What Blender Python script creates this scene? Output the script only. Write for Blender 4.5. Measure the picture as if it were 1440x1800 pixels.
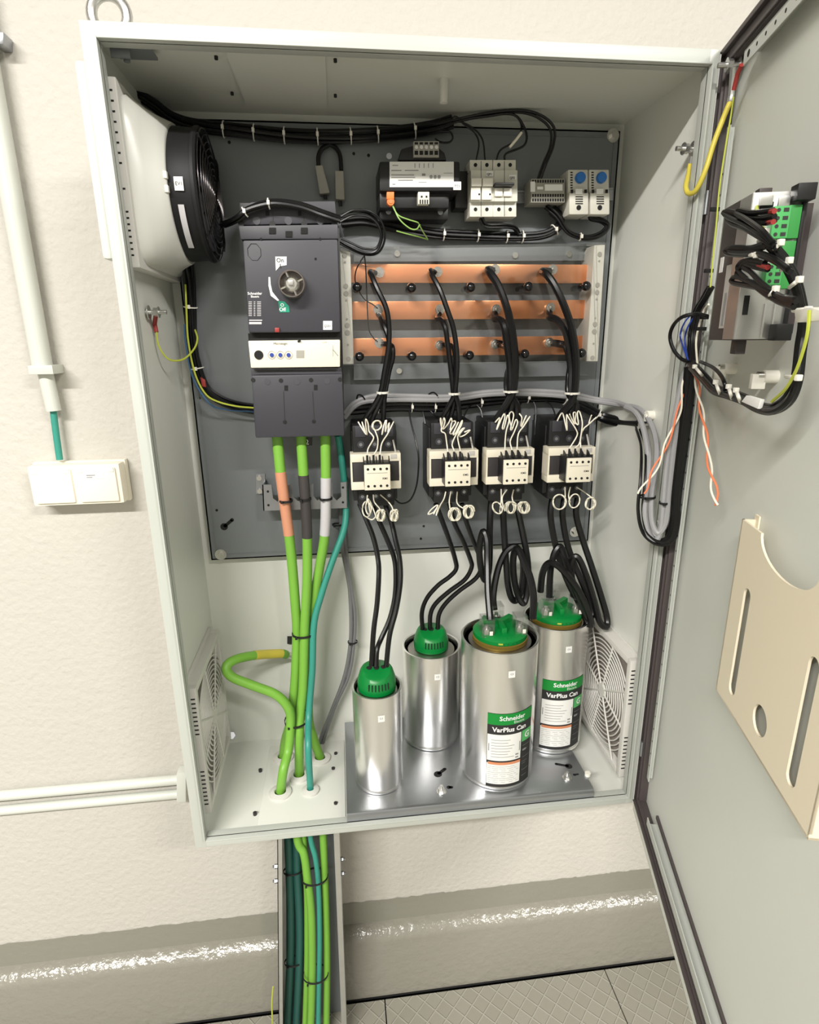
import bpy, bmesh, math, random
from mathutils import Vector, Matrix, Euler
random.seed(4)
R_ = math.radians
for o in list(bpy.data.objects): bpy.data.objects.remove(o)
scn = bpy.context.scene
COL = scn.collection

# ------------------------------------------------------------------ camera
FPX = 1038.72
CAM = Vector((.27835, -.86198, .84428))
ROT = Euler((1.283614, .010741, -.119382), 'XYZ')
cd = bpy.data.cameras.new('camera'); cam = bpy.data.objects.new('camera', cd); COL.objects.link(cam)
cd.sensor_fit = 'HORIZONTAL'; cd.sensor_width = 36; cd.lens = FPX/1440*36
cd.clip_start = .02; cd.clip_end = 50
cam.location = CAM; cam.rotation_euler = ROT
scn.camera = cam

# ------------------------------------------------------------------ world, lamps, exposure
w = bpy.data.worlds.new('world'); scn.world = w; w.use_nodes = True
w.node_tree.nodes['Background'].inputs[0].default_value = (1, .96, .9, 1)
w.node_tree.nodes['Background'].inputs[1].default_value = .3
scn.view_settings.view_transform = 'Standard'; scn.view_settings.look = 'None'
scn.view_settings.gamma = 1; scn.view_settings.exposure = -.44
LAMPS = [((2.2, -2.9, 2.80), 1.8, .16, 280, (1, .965, .91)),
         ((-1.3, -2.8, 2.80), 2.3, .16, 440, (1, .965, .91))]
for k, (loc, lx, ly, pw, c) in enumerate(LAMPS):
    ld = bpy.data.lights.new('ceiling_lamp_light', 'AREA'); ld.shape = 'RECTANGLE'; ld.size = lx; ld.size_y = ly
    ld.energy = pw; ld.color = c
    lo = bpy.data.objects.new('ceiling_lamp_light', ld); COL.objects.link(lo)
    lo.location = loc; lo.rotation_euler = (R_(6), 0, 0)

# ------------------------------------------------------------------ helpers
RM = ROT.to_matrix()
def ray(px, py): return RM @ Vector(((px-720)/FPX, -(py-900)/FPX, -1))
def Y(px, py, y):                       # point at a pixel of the photo's frame, at depth y in the room
    r = ray(px, py); return CAM + r*((y-CAM.y)/r.y)
def X(px, py, x):
    r = ray(px, py); return CAM + r*((x-CAM.x)/r.x)
def Z(px, py, z):
    r = ray(px, py); return CAM + r*((z-CAM.z)/r.z)
TH = 1.83765; HX = .804
DU = Vector((math.cos(TH), -math.sin(TH), 0)); DN = Vector((math.sin(TH), math.cos(TH), 0))
def D3(s, o, z): return Vector((HX, 0, z)) + DU*s + DN*o      # door frame: along, outward, up
def DP(px, py, off=0):
    r = ray(px, py); h = Vector((HX, 0, 0)); return CAM + r*((DN.dot(h)+off-DN.dot(CAM))/DN.dot(r))

def mat(name, col, rough=.5, metal=0, bump=0, bscale=200, var=0, vscale=8, spec=.5, coat=0, alpha=1, emis=None):
    m = bpy.data.materials.new(name); m.use_nodes = True
    nt = m.node_tree; b = nt.nodes['Principled BSDF']
    b.inputs['Base Color'].default_value = (*col, 1); b.inputs['Roughness'].default_value = rough
    b.inputs['Metallic'].default_value = metal; b.inputs['Specular IOR Level'].default_value = spec
    b.inputs['Coat Weight'].default_value = coat
    if var or bump:
        tc = nt.nodes.new('ShaderNodeTexCoord')
    if var:
        n = nt.nodes.new('ShaderNodeTexNoise'); n.inputs['Scale'].default_value = vscale; n.inputs['Detail'].default_value = 5
        nt.links.new(tc.outputs['Object'], n.inputs['Vector'])
        mx = nt.nodes.new('ShaderNodeMix'); mx.data_type = 'RGBA'
        mx.inputs[6].default_value = (*[c*(1-var) for c in col], 1); mx.inputs[7].default_value = (*[min(1, c*(1+var)) for c in col], 1)
        nt.links.new(n.outputs['Fac'], mx.inputs[0]); nt.links.new(mx.outputs[2], b.inputs['Base Color'])
    if bump:
        n2 = nt.nodes.new('ShaderNodeTexNoise'); n2.inputs['Scale'].default_value = bscale; n2.inputs['Detail'].default_value = 3
        nt.links.new(tc.outputs['Object'], n2.inputs['Vector'])
        bp = nt.nodes.new('ShaderNodeBump'); bp.inputs['Strength'].default_value = bump; bp.inputs['Distance'].default_value = .002
        nt.links.new(n2.outputs['Fac'], bp.inputs['Height']); nt.links.new(bp.outputs['Normal'], b.inputs['Normal'])
    return m
def clear_mat(name, tint=(1, 1, 1), refl=.12, rough=.05):
    m = bpy.data.materials.new(name); m.use_nodes = True; nt = m.node_tree
    nt.nodes.remove(nt.nodes['Principled BSDF'])
    t = nt.nodes.new('ShaderNodeBsdfTransparent'); t.inputs[0].default_value = (*tint, 1)
    g = nt.nodes.new('ShaderNodeBsdfGlossy'); g.inputs['Roughness'].default_value = rough
    lw = nt.nodes.new('ShaderNodeLayerWeight'); lw.inputs[0].default_value = .5
    pw = nt.nodes.new('ShaderNodeMath'); pw.operation = 'POWER'; pw.inputs[1].default_value = 4
    nt.links.new(lw.outputs['Facing'], pw.inputs[0])
    mu = nt.nodes.new('ShaderNodeMath'); mu.operation = 'MULTIPLY_ADD'; mu.inputs[1].default_value = .6; mu.inputs[2].default_value = refl
    mx = nt.nodes.new('ShaderNodeMixShader')
    nt.links.new(pw.outputs[0], mu.inputs[0]); nt.links.new(mu.outputs[0], mx.inputs[0])
    nt.links.new(t.outputs[0], mx.inputs[1]); nt.links.new(g.outputs[0], mx.inputs[2])
    nt.links.new(mx.outputs[0], nt.nodes['Material Output'].inputs[0])
    return m

M = {}
def dm(k, *a, **kw): M[k] = mat(k, *a, **kw)
dm('painted_steel', (.68, .69, .64), .38, bump=.05, bscale=900, var=.03)
dm('door_paint', (.69, .71, .66), .42, bump=.05, bscale=900, var=.03)
dm('flange_paint', (.46, .48, .445), .38)
dm('plate_steel', (.185, .20, .21), .42, .25, var=.08, vscale=5, bump=.06, bscale=500)
dm('zinc', (.38, .395, .42), .30, .9, var=.12, vscale=14)
dm('bright_zinc', (.62, .62, .60), .3, .9, var=.1, vscale=30)
dm('aluminium', (.88, .87, .85), .27, 1, var=.06, vscale=9)
dm('alu_lid', (.42, .40, .37), .4, 1, var=.1, vscale=20)
dm('chrome', (.7, .69, .66), .22, 1)
dm('copper', (.86, .36, .17), .28, .9, var=.12, vscale=12)
dm('black_plastic', (.012, .012, .013), .42, spec=.4)
dm('black_cable', (.005, .005, .0055), .33, spec=.35)
dm('black_rubber', (.03, .026, .027), .55)
dm('gasket_rubber', (.065, .052, .052), .6)
dm('charcoal_plastic', (.034, .034, .043), .5, bump=.03, bscale=1500)
dm('charcoal_light', (.052, .052, .061), .5)
dm('cream_plastic', (.76, .71, .58), .4)
dm('white_plastic', (.80, .78, .70), .42)
dm('breaker_white', (.62, .61, .54), .42)
dm('grey_plastic', (.33, .32, .28), .5)
dm('white_wire', (.82, .78, .66), .5)
dm('tie_white', (.75, .73, .66), .45)
dm('label_white', (.80, .80, .78), .5)
dm('print_black', (.02, .02, .02), .6)
dm('print_grey', (.25, .25, .25), .6)
dm('print_white', (.8, .8, .8), .6)
dm('lime_cable', (.18, .42, .05), .45, var=.06, vscale=30)
dm('teal_cable', (.035, .27, .21), .42, var=.08, vscale=30)
dm('dark_teal_cable', (.02, .10, .085), .45)
dm('orange_sleeve', (.60, .27, .16), .5)
dm('dark_sleeve', (.045, .04, .04), .5)
dm('grey_sleeve', (.52, .51, .53), .5)
dm('grey_cable', (.30, .30, .31), .45)
dm('grey_conduit', (.58, .60, .55), .45)
dm('clear_grey_cable', (.16, .16, .165), .35)
dm('yellow', (.62, .52, .07), .45)
dm('yellow_green', (.45, .50, .06), .45)
dm('green_wire', (.25, .42, .10), .45)
dm('blue_wire', (.02, .05, .30), .45)
dm('light_blue_wire', (.05, .14, .3), .45)
dm('orange_wire', (.80, .22, .10), .45)
dm('red', (.30, .03, .025), .45)
dm('orange_plastic', (.85, .20, .04), .45)
dm('green_cap', (.0, .20, .035), .38)
dm('green_connector', (.04, .28, .06), .4)
dm('green_light_connector', (.08, .42, .12), .4)
dm('green_print', (.0, .24, .03), .5)
dm('green_tag', (.0, .25, .15), .5)
dm('orange_print', (.65, .25, .12), .5)
dm('blue_dial', (.02, .16, .5), .35)
dm('fan_cover', (.60, .60, .56), .3)
dm('filter_plastic', (.62, .61, .57), .45)
dm('filter_mesh', (.24, .21, .19), .85, bump=.5, bscale=600)
dm('dark_void', (.01, .01, .01), .9)
dm('brown_box', (.055, .043, .042), .45)
dm('paper_cream', (.80, .72, .56), .5)
dm('box_cream', (.82, .77, .66), .35)
dm('sticker_silver', (.45, .44, .42), .4)
dm('gold_ring', (.35, .24, .05), .35, .6)
dm('clear_insulation', (.5, .48, .45), .3)
dm('smoked_plastic', (.13, .11, .10), .22, .3)
dm('dark_steel', (.07, .065, .065), .25, .9)
dm('matt_black', (.008, .008, .009), .55, spec=.3)
dm('gloss_black', (.008, .008, .009), .12)
M['clear_plastic'] = clear_mat('clear_plastic', (.97, .97, .97), .06)
M['clear_housing'] = clear_mat('clear_housing', (.985, .985, .985), .10, .25)

ORG = {}          # world origin of each object built so far
def origin(o):
    return Vector(ORG.get(o.name, (0, 0, 0))) if o else Vector((0, 0, 0))
def tag(o, label=None, cat=None, group=None, kind=None):
    if label: o['label'] = label
    if cat: o['category'] = cat
    if group: o['group'] = group
    if kind: o['kind'] = kind
    return o
def thing(name, loc, label, cat, group=None):
    o = bpy.data.objects.new(name, None); COL.objects.link(o)
    o.location = loc; o.empty_display_size = .02; ORG[o.name] = Vector(loc)
    return tag(o, label, cat, group)

SPLIT = {'terminal', 'terminal_screw', 'cover_plug', 'screw_recess', 'setting_dial', 'dial_print', 'support_screw', 'strip_screw', 'bracket_screw', 'fixing_screw', 'ladder_bolt', 'front_window', 'wire_sleeve', 'clip', 'roof_screw', 'floor_screw', 'cover_slot', 'cover_hole', 'cable_entry', 'face_hole', 'terminal_opening', 'screw_hole', 'indicator', 'bracket_hole', 'marker_strip', 'socket_hinge', 'moulded_rib', 'tab'}
class B:
    """collects shapes in one bmesh"""
    def __init__(s, xf=None): s.bm = bmesh.new(); s.xf = xf; s.sm = []
    def poly(s, vs, faces, smooth=False):
        v = [s.bm.verts.new(p) for p in vs]
        for f in faces:
            try:
                q = s.bm.faces.new([v[i] for i in f]); q.smooth = smooth
            except ValueError: pass
        return s
    def box(s, x0, x1, y0, y1, z0, z1, bev=0):
        t = bmesh.new()
        vs = [t.verts.new(p) for p in [(x0, y0, z0), (x1, y0, z0), (x1, y1, z0), (x0, y1, z0), (x0, y0, z1), (x1, y0, z1), (x1, y1, z1), (x0, y1, z1)]]
        for f in [(0, 3, 2, 1), (4, 5, 6, 7), (0, 1, 5, 4), (1, 2, 6, 5), (2, 3, 7, 6), (3, 0, 4, 7)]: t.faces.new([vs[i] for i in f])
        if bev: bmesh.ops.bevel(t, geom=list(t.edges), offset=bev, segments=2, affect='EDGES', profile=.6)
        return s.merge(t)
    def merge(s, t):
        t.verts.index_update(); m = [s.bm.verts.new(v.co) for v in t.verts]
        for f in t.faces:
            try:
                q = s.bm.faces.new([m[v.index] for v in f.verts]); q.smooth = f.smooth
            except ValueError: pass
        t.free(); return s
    def prism(s, pts, d, bev=0):
        """pts: 3D polygon; d: extrude vector"""
        t = bmesh.new(); d = Vector(d)
        a = [t.verts.new(p) for p in pts]; b = [t.verts.new(Vector(p)+d) for p in pts]; n = len(pts)
        t.faces.new(a); t.faces.new(b[::-1])
        for i in range(n): t.faces.new((a[i], b[i], b[(i+1) % n], a[(i+1) % n]))
        bmesh.ops.recalc_face_normals(t, faces=t.faces)
        if bev: bmesh.ops.bevel(t, geom=list(t.edges), offset=bev, segments=2, affect='EDGES', profile=.6)
        return s.merge(t)
    def pq(s, quad, y0, y1, bev=0):
        """pixel polygon at depth y0 pushed straight back to y1"""
        return s.prism([Y(px, py, y0) for px, py in quad], (0, y1-y0, 0), bev)
    def pbox(s, x0, y0, x1, y1, d0, d1, bev=0):
        return s.pq([(x0, y0), (x1, y0), (x1, y1), (x0, y1)], d0, d1, bev)
    def cyl(s, a, b, r, r2=None, n=20, cap=True, smooth=True):
        a = Vector(a); b = Vector(b); r2 = r if r2 is None else r2
        d = (b-a).normalized(); u = d.orthogonal().normalized(); v = d.cross(u)
        A = [s.bm.verts.new(a+(u*math.cos(2*math.pi*i/n)+v*math.sin(2*math.pi*i/n))*r) for i in range(n)]
        Bv = [s.bm.verts.new(b+(u*math.cos(2*math.pi*i/n)+v*math.sin(2*math.pi*i/n))*r2) for i in range(n)]
        for i in range(n):
            f = s.bm.faces.new((A[i], A[(i+1) % n], Bv[(i+1) % n], Bv[i])); f.smooth = smooth
        if cap: s.bm.faces.new(A[::-1]); s.bm.faces.new(Bv)
        return s
    def lathe(s, c, prof, n=48, axis='z'):
        """prof: list of (r, h)"""
        c = Vector(c); rings = []
        for r, h in prof:
            ring = []
            for i in range(n):
                a = 2*math.pi*i/n; p = (r*math.cos(a), r*math.sin(a), h)
                if axis == 'y': p = (p[0], p[2], p[1])
                if axis == 'x': p = (p[2], p[0], p[1])
                ring.append(s.bm.verts.new(c+Vector(p)))
            rings.append(ring)
        for a, b in zip(rings, rings[1:]):
            for i in range(n):
                f = s.bm.faces.new((a[i], a[(i+1) % n], b[(i+1) % n], b[i])); f.smooth = True
        if prof[0][0] > 1e-5: s.bm.faces.new(rings[0][::-1])
        if prof[-1][0] > 1e-5: s.bm.faces.new(rings[-1])
        return s
    def tube(s, pts, r, n=8, closed=False):
        P = [Vector(p) for p in pts]; m = len(P)
        if m < 2: return s
        up = None; rings = []
        for i in range(m):
            if closed: t = (P[(i+1) % m]-P[i-1])
            else: t = P[min(i+1, m-1)]-P[max(i-1, 0)]
            if t.length < 1e-9: t = Vector((0, 0, 1))
            t.normalize()
            if up is None: up = t.orthogonal().normalized()
            up = (up-t*up.dot(t))
            up = up.normalized() if up.length > 1e-6 else t.orthogonal().normalized()
            v = t.cross(up)
            rr = r(i/(m-1)) if callable(r) else r
            rings.append([s.bm.verts.new(P[i]+(up*math.cos(2*math.pi*k/n)+v*math.sin(2*math.pi*k/n))*rr) for k in range(n)])
        pr = list(zip(rings, rings[1:])) + ([(rings[-1], rings[0])] if closed else [])
        for a, b in pr:
            for k in range(n):
                f = s.bm.faces.new((a[k], a[(k+1) % n], b[(k+1) % n], b[k])); f.smooth = True
        if not closed: s.bm.faces.new(rings[0][::-1]); s.bm.faces.new(rings[-1])
        return s
    def obj(s, name, m, parent=None, label=None, sharp=True):
        if name in SPLIT and parent:
            seen = set(); isl = []
            for v0 in s.bm.verts:
                if v0 in seen: continue
                st = [v0]; seen.add(v0); cur = []
                while st:
                    v = st.pop(); cur.append(v)
                    for e in v.link_edges:
                        w_ = e.other_vert(v)
                        if w_ not in seen: seen.add(w_); st.append(w_)
                isl.append(cur)
            if len(isl) > 1:
                out = None
                for cur in isl:
                    k = set(cur); b = B(s.xf); mp = {v: b.bm.verts.new(v.co) for v in cur}
                    for f in s.bm.faces:
                        if f.verts[0] in k:
                            q = b.bm.faces.new([mp[v] for v in f.verts]); q.smooth = f.smooth
                    out = b.obj(name, m, parent, label, sharp)
                s.bm.free(); return out
        if s.xf:
            for v in s.bm.verts: v.co = s.xf(v.co)
        o0 = origin(parent)
        for v in s.bm.verts: v.co -= o0
        bmesh.ops.recalc_face_normals(s.bm, faces=s.bm.faces)
        me = bpy.data.meshes.new(name); s.bm.to_mesh(me); s.bm.free()
        me.materials.append(M[m] if isinstance(m, str) else m)
        if sharp: me.set_sharp_from_angle(angle=R_(38))
        o = bpy.data.objects.new(name, me); COL.objects.link(o)
        if parent: o.parent = parent
        ORG[o.name] = o0
        if label: o['label'] = label
        return o

def spline(P, k=7):
    P = [Vector(p) for p in P]
    if len(P) < 3: return P
    Q = [P[0]*2-P[1]]+P+[P[-1]*2-P[-2]]; out = []
    for i in range(1, len(Q)-2):
        a, b, c, d = Q[i-1:i+3]
        for j in range(k):
            t = j/k
            out.append(.5*((2*b)+(c-a)*t+(2*a-5*b+4*c-d)*t*t+(3*b-a-3*c+d)*t*t*t))
    out.append(P[-1]); return out
def W(pts):          # (px, py, y) -> world
    return [Y(*p) for p in pts]
def cable(pts, r, n=8, k=7): return B().tube(spline(W(pts), k), r, n)

def text_bm(txt, size, f, bold=0, align='LEFT', sx=1):
    """flat lettering, u to the right, v up, mapped to the scene with f(u, v)"""
    cu = bpy.data.curves.new('t', 'FONT'); cu.body = txt; cu.size = size; cu.align_x = align; cu.resolution_u = 2
    cu.offset = bold; cu.fill_mode = 'FRONT'
    o = bpy.data.objects.new('t', cu); COL.objects.link(o)
    bpy.context.view_layer.update()
    me = bpy.data.meshes.new_from_object(o.evaluated_get(bpy.context.evaluated_depsgraph_get()))
    b = B(); b.bm.from_mesh(me)
    for v in b.bm.verts: v.co = f(v.co.x*sx, v.co.y)
    bpy.data.objects.remove(o); bpy.data.curves.remove(cu); bpy.data.meshes.remove(me)
    return b
def onY(px, py, y):   # text plane facing the camera side (-y)
    c = Y(px, py, y); return lambda u, v: Vector((c.x+u, y, c.z+v))

# ------------------------------------------------------------------ the room
def struct(o): o['kind'] = 'structure'; return o
WY = .30; FZ = -.812; CZ = 2.9
# stucco wall
wm = bpy.data.materials.new('stucco_wall'); wm.use_nodes = True; nt = wm.node_tree; b_ = nt.nodes['Principled BSDF']
b_.inputs['Base Color'].default_value = (.51, .49, .445, 1); b_.inputs['Roughness'].default_value = .7
tc = nt.nodes.new('ShaderNodeTexCoord'); n1 = nt.nodes.new('ShaderNodeTexNoise'); n1.inputs['Scale'].default_value = 95; n1.inputs['Detail'].default_value = 4
n1.inputs['Roughness'].default_value = .45
nt.links.new(tc.outputs['Object'], n1.inputs['Vector'])
bp = nt.nodes.new('ShaderNodeBump'); bp.inputs['Strength'].default_value = .5; bp.inputs['Distance'].default_value = .004
nt.links.new(n1.outputs['Fac'], bp.inputs['Height']); nt.links.new(bp.outputs['Normal'], b_.inputs['Normal'])
M['stucco'] = wm
gm = bpy.data.materials.new('grey_gloss_paint'); gm.use_nodes = True; nt = gm.node_tree; b_ = nt.nodes['Principled BSDF']
b_.inputs['Base Color'].default_value = (.235, .225, .19, 1); b_.inputs['Roughness'].default_value = .2
tc = nt.nodes.new('ShaderNodeTexCoord'); n1 = nt.nodes.new('ShaderNodeTexNoise'); n1.inputs['Scale'].default_value = 55; n1.inputs['Detail'].default_value = 3
nt.links.new(tc.outputs['Object'], n1.inputs['Vector'])
bp = nt.nodes.new('ShaderNodeBump'); bp.inputs['Strength'].default_value = .5; bp.inputs['Distance'].default_value = .006
nt.links.new(n1.outputs['Fac'], bp.inputs['Height']); nt.links.new(bp.outputs['Normal'], b_.inputs['Normal'])
M['grey_gloss'] = gm
dm('grey_matt_paint', (.24, .235, .195), .5, bump=.5, bscale=60)
dm('room_white', (.26, .255, .235), .8, var=.03)
# floor: raised diamond pattern
fm = bpy.data.materials.new('diamond_floor'); fm.use_nodes = True; nt = fm.node_tree; b_ = nt.nodes['Principled BSDF']
tc = nt.nodes.new('ShaderNodeTexCoord'); mp = nt.nodes.new('ShaderNodeMapping')
mp.inputs['Rotation'].default_value = (0, 0, R_(45)); mp.inputs['Scale'].default_value = (1, 1, 1)
br = nt.nodes.new('ShaderNodeTexBrick'); br.offset = 0; br.inputs['Scale'].default_value = 1
br.inputs['Brick Width'].default_value = .034; br.inputs['Row Height'].default_value = .034; br.inputs['Mortar Size'].default_value = .0022
br.inputs['Color1'].default_value = (.26, .25, .21, 1); br.inputs['Color2'].default_value = (.24, .23, .19, 1); br.inputs['Mortar'].default_value = (.31, .30, .255, 1)
br.inputs['Mortar Smooth'].default_value = .6
nt.links.new(tc.outputs['Object'], mp.inputs['Vector']); nt.links.new(mp.outputs['Vector'], br.inputs['Vector'])
nt.links.new(br.outputs['Color'], b_.inputs['Base Color']); b_.inputs['Roughness'].default_value = .45
bp = nt.nodes.new('ShaderNodeBump'); bp.inputs['Strength'].default_value = .8; bp.inputs['Distance'].default_value = .0015
nt.links.new(br.outputs['Fac'], bp.inputs['Height']); nt.links.new(bp.outputs['Normal'], b_.inputs['Normal'])
M['floor'] = fm

struct(B().box(-3.2, 3.8, WY, WY+.15, FZ-.1, CZ).obj('wall_back', 'stucco'))
struct(B().box(-3.35, -3.2, -4.2, WY+.15, FZ-.1, CZ).obj('wall_left', 'room_white'))
struct(B().box(3.8, 3.95, -4.2, WY+.15, FZ-.1, CZ).obj('wall_right', 'room_white'))
struct(B().box(-3.35, 3.95, -4.35, -4.2, FZ-.1, CZ).obj('wall_front', 'room_white'))
struct(B().box(-3.35, 3.95, -4.35, WY+.15, CZ, CZ+.1).obj('ceiling', 'room_white'))
fl = B()
tiles = [-3.2, -2.67, -2.07, -1.47, -.87, -.27, .33, .93, 1.53, 2.13, 2.73, 3.33, 3.8]
for a, b in zip(tiles, tiles[1:]):
    for c, d in [(-4.2, -3.83), (-3.83, -3.23), (-3.23, -2.63), (-2.63, -2.03), (-2.03, -1.43), (-1.43, -.83), (-.83, -.23), (-.23, .260)]:
        fl.box(a+.0015, b-.0015, c+.0015, d-.0015, FZ-.03, FZ)
struct(fl.obj('floor', 'floor')); 
struct(B().box(-3.2, 3.8, -4.2, .3, FZ-.08, FZ-.03).obj('floor', 'dark_void'))
q = B(); top_ = []; x_ = -3.2
while x_ < 3.8: top_.append((x_, WY-.0012, -.523+random.uniform(-.0018, .0018))); x_ += random.uniform(.006, .016)
top_.append((3.8, WY-.0012, -.523))
q.poly(top_+[(p_[0], WY-.0012, -.602) for p_ in top_], [(i, i+1, len(top_)+i+1, len(top_)+i) for i in range(len(top_)-1)])
struct(q.obj('trim_1', 'grey_matt_paint'))
k = B()
k.prism([(-3.2, WY+.01, -.591), (-3.2, WY-.002, -.592), (-3.2, .271, -.616), (-3.2, .2665, -.624), (-3.2, .266, FZ+.004), (-3.2, WY+.01, FZ+.004)], (7.0, 0, 0))
struct(k.obj('baseboard_back', 'grey_gloss'))

# lamps (their tubes are what gives the light; fittings on the ceiling)
for k_, (loc, lx, ly, pw, c) in enumerate(LAMPS):
    t = thing('ceiling_lamp', (loc[0], loc[1], CZ), ['long white ceiling lamp on the right half of the ceiling', 'long white ceiling lamp on the left half of the ceiling'][k_], 'lamp', 'ceiling lamps')
    B().box(loc[0]-lx/2, loc[0]+lx/2, loc[1]-.09, loc[1]+.09, CZ-.05, CZ, .008).obj('lamp_body', 'white_plastic', t)

# ------------------------------------------------------------------ cabinet
CW, CH, CD = .8, 1.2, .27
cab = thing('electrical_cabinet', (.4, CD, 0), 'large open light grey steel electrical cabinet mounted on the white wall', 'cabinet')
s = B(); th = .002
s.box(-.0, CW, CD, CD+th, 0, CH)
s.box(0, th, 0, CD, 0, CH); s.box(CW-th, CW, 0, CD, 0, CH)
s.box(0, CW, 0, CD, CH-th, CH); s.box(0, CW, 0, CD, 0, th)
for (x, z) in [(.05, .1), (.75, .1), (.05, 1.1), (.75, 1.1)]: s.cyl((x, CD+th, z), (x, WY, z), .012)
s.obj('body', 'painted_steel', cab)
f = B(); g = .018
# front rim: flat face, raised lip, return
for (x0, x1, z0, z1) in [(-.002, g, -.002, CH+.002), (CW-g, CW-.004, -.002, CH+.002)]:
    f.box(x0, x1, -.004, 0, z0, z1, .0012)
for (z0, z1) in [(-.002, g), (CH-g, CH+.002)]:
    f.box(g-.001, CW-g+.001, -.004, 0, z0, z1, .0012)
e = .0025
f.box(g-e, g, -.012, .012, g-e, CH-g+e, .0008); f.box(CW-g, CW-g+e, -.012, .012, g-e, CH-g+e, .0008)
f.box(g, CW-g, -.012, .012, g-e, g, .0008); f.box(g, CW-g, -.012, .014, CH-g, CH-g+e, .0008)
f.obj('front_rim', 'flange_paint', cab)
# top cover plate under the ceiling + screws
p = B(); p.box(.156, .281, .03, .22, 1.1935, 1.198)
p.obj('roof_cover_plate', 'painted_steel', cab)
p = B()
for x, y in [(.14, .066), (.294, .06), (.141, .184), (.294, .179)]: p.cyl((x, y, 1.198), (x, y, 1.194), .0024, n=12)
p.obj('roof_screw', 'black_plastic', cab)
B().cyl((.448, .109, 1.198), (.448, .109, 1.168), .0065, .0055).obj('roof_stud', 'filter_plastic', cab)
# corner bracket top left
p = B(); p.box(.022, .068, .02, .06, 1.188, 1.191); p.box(.022, .045, .02, .023, 1.175, 1.191); p.cyl((.035, .04, 1.19), (.035, .04, 1.178), .004)
p.obj('corner_bracket', 'plate_steel', cab)  # darker steel puts the shade under the roof into its colour
# gland plate in the floor
p = B(); p.box(.100, .258, .02, .243, .002, .0045, .0006)
gp = p.obj('gland_plate', 'painted_steel', cab)
p = B()
for x, y in [(.092, .055), (.088, .17), (.24, .06), (.235, .155), (.24, .2)]: p.cyl((x, y, .002), (x, y, .0075), .0035, n=12)
p.obj('floor_screw', 'black_rubber', cab)
# earth nut on the floor / threaded studs
B().cyl(Y(407, 1293, .265), Y(407, 1293, .25), .008, n=6).obj('hex_nut', 'zinc', cab)
# outside cover plates on left side
p = B(); p.box(-.016, 0, .002, .268, .945, 1.165, .006); p.obj('fan_outer_cover', 'grey_plastic' and 'grey_conduit', cab)
p = B(); p.box(-.012, 0, .03, .268, .02, .27, .004); p.obj('filter_outer_cover', 'grey_conduit', cab)
# eye bolt
p = B(); c = Vector((.024, .03, 1.222))
p.tube([c+Vector((math.cos(a)*.0205, 0, math.sin(a)*.0205)) for a in [2*math.pi*i/28 for i in range(28)]], 0.0064, 10, closed=True)
p.cyl((.024, .03, 1.199), (.024, .03, 1.206), .013)
p.obj('eye_bolt', 'bright_zinc', cab)
p = B(); p.box(.235, .365, .02, .06, 1.2, 1.2075, .001); p.obj('roof_strip', 'flange_paint', cab)
# mounting plate
PY = .25
p = B(); p.prism([(.02, PY, .434), (.782, PY, .434), (.782, PY, 1.182), (.02, PY, 1.182)], (0, .0025, 0))
for (x0, x1, z0, z1) in [(.02, .782, .434, .4365), (.02, .782, 1.1795, 1.182), (.02, .0225, .434, 1.182), (.7795, .782, .434, 1.182)]:
    p.box(x0, x1, PY, PY+.012, z0, z1)
for z in (.4445, 1.172): p.box(.03, .772, PY-.0012, PY, z-.0009, z+.0009)
for x in (.030, .772): p.box(x-.0009, x+.0009, PY-.0012, PY, .444, 1.172)
mp_ = p.obj('mounting_plate', 'plate_steel', cab)
for px, py in [(388, 975), (1078, 238), (1011, 935)]:
    c = Y(px, py, PY-.003); q = B().cyl(c, c+Vector((0, .003, 0)), .011, n=24).cyl(c-Vector((0, .006, 0)), c, .0055, n=6)
    q.obj('plate_screw', 'chrome', mp_)
q = B()
a = Y(394, 926, PY-.0006); q.cyl(a, a+Vector((0, .0004, 0)), .007, n=16); a2 = Y(408, 914, PY-.0006); q.cyl(a2, a2+Vector((0, .0004, 0)), .0035, n=12)
d = (a2-a); nrm = Vector((d.z, 0, -d.x)).normalized()*.003
q.prism([a-nrm, a+nrm, a2+nrm, a2-nrm], (0, .0004, 0))
for px, py in [(381, 897), (622, 270), (648, 273), (651, 373), (745, 925), (740, 947), (700, 800), (350, 700), (403, 250)]:
    a = Y(px, py, PY-.0006); q.cyl(a, a+Vector((0, .0004, 0)), .0025, n=12)
q.obj('plate_hole', 'dark_void', mp_)

# ---- door, opened about 75 degrees (children of the cabinet)
DH0, DH1, DWD = -.030, 1.206, .806
LD = lambda v: D3(v.x, v.y, v.z)
p = B(LD)
p.box(-.012, DWD, .016, .018, DH0, DH1)
p.box(DWD-.0025, DWD, .0, .018, DH0, DH1); p.box(-.012, -.0105, .006, .018, DH0, DH1)
p.box(-.012, DWD, 0, .018, DH0, DH0+.0015); p.box(-.012, DWD, 0, .0015, DH0, DH0+.018)
p.box(-.012, DWD, .004, .018, DH1-.0015, DH1)
door = p.obj('door', 'door_paint', cab)
p = B(LD)
def frame(p, s0, s1, z0, z1, wd, o0, o1, bev=.001):
    p.box(s0, s0+wd, o0, o1, z0, z1, bev); p.box(s1-wd, s1, o0, o1, z0, z1, bev)
    p.box(s0+wd, s1-wd, o0, o1, z0, z0+wd, bev); p.box(s0+wd, s1-wd, o0, o1, z1-wd, z1, bev)
frame(p, -.0105, DWD-.003, DH0+.017, DH1-.002, .024, .002, .0158, .002)
frame(p, -.0145, DWD-.010, DH0+.024, DH1-.002, .007, -.004, .004, .002)
frame(p, .004, DWD-.024, DH0+.038, DH1-.020, .004, -.001, .004, .001)
p.obj('gasket', 'gasket_rubber', door)
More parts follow.
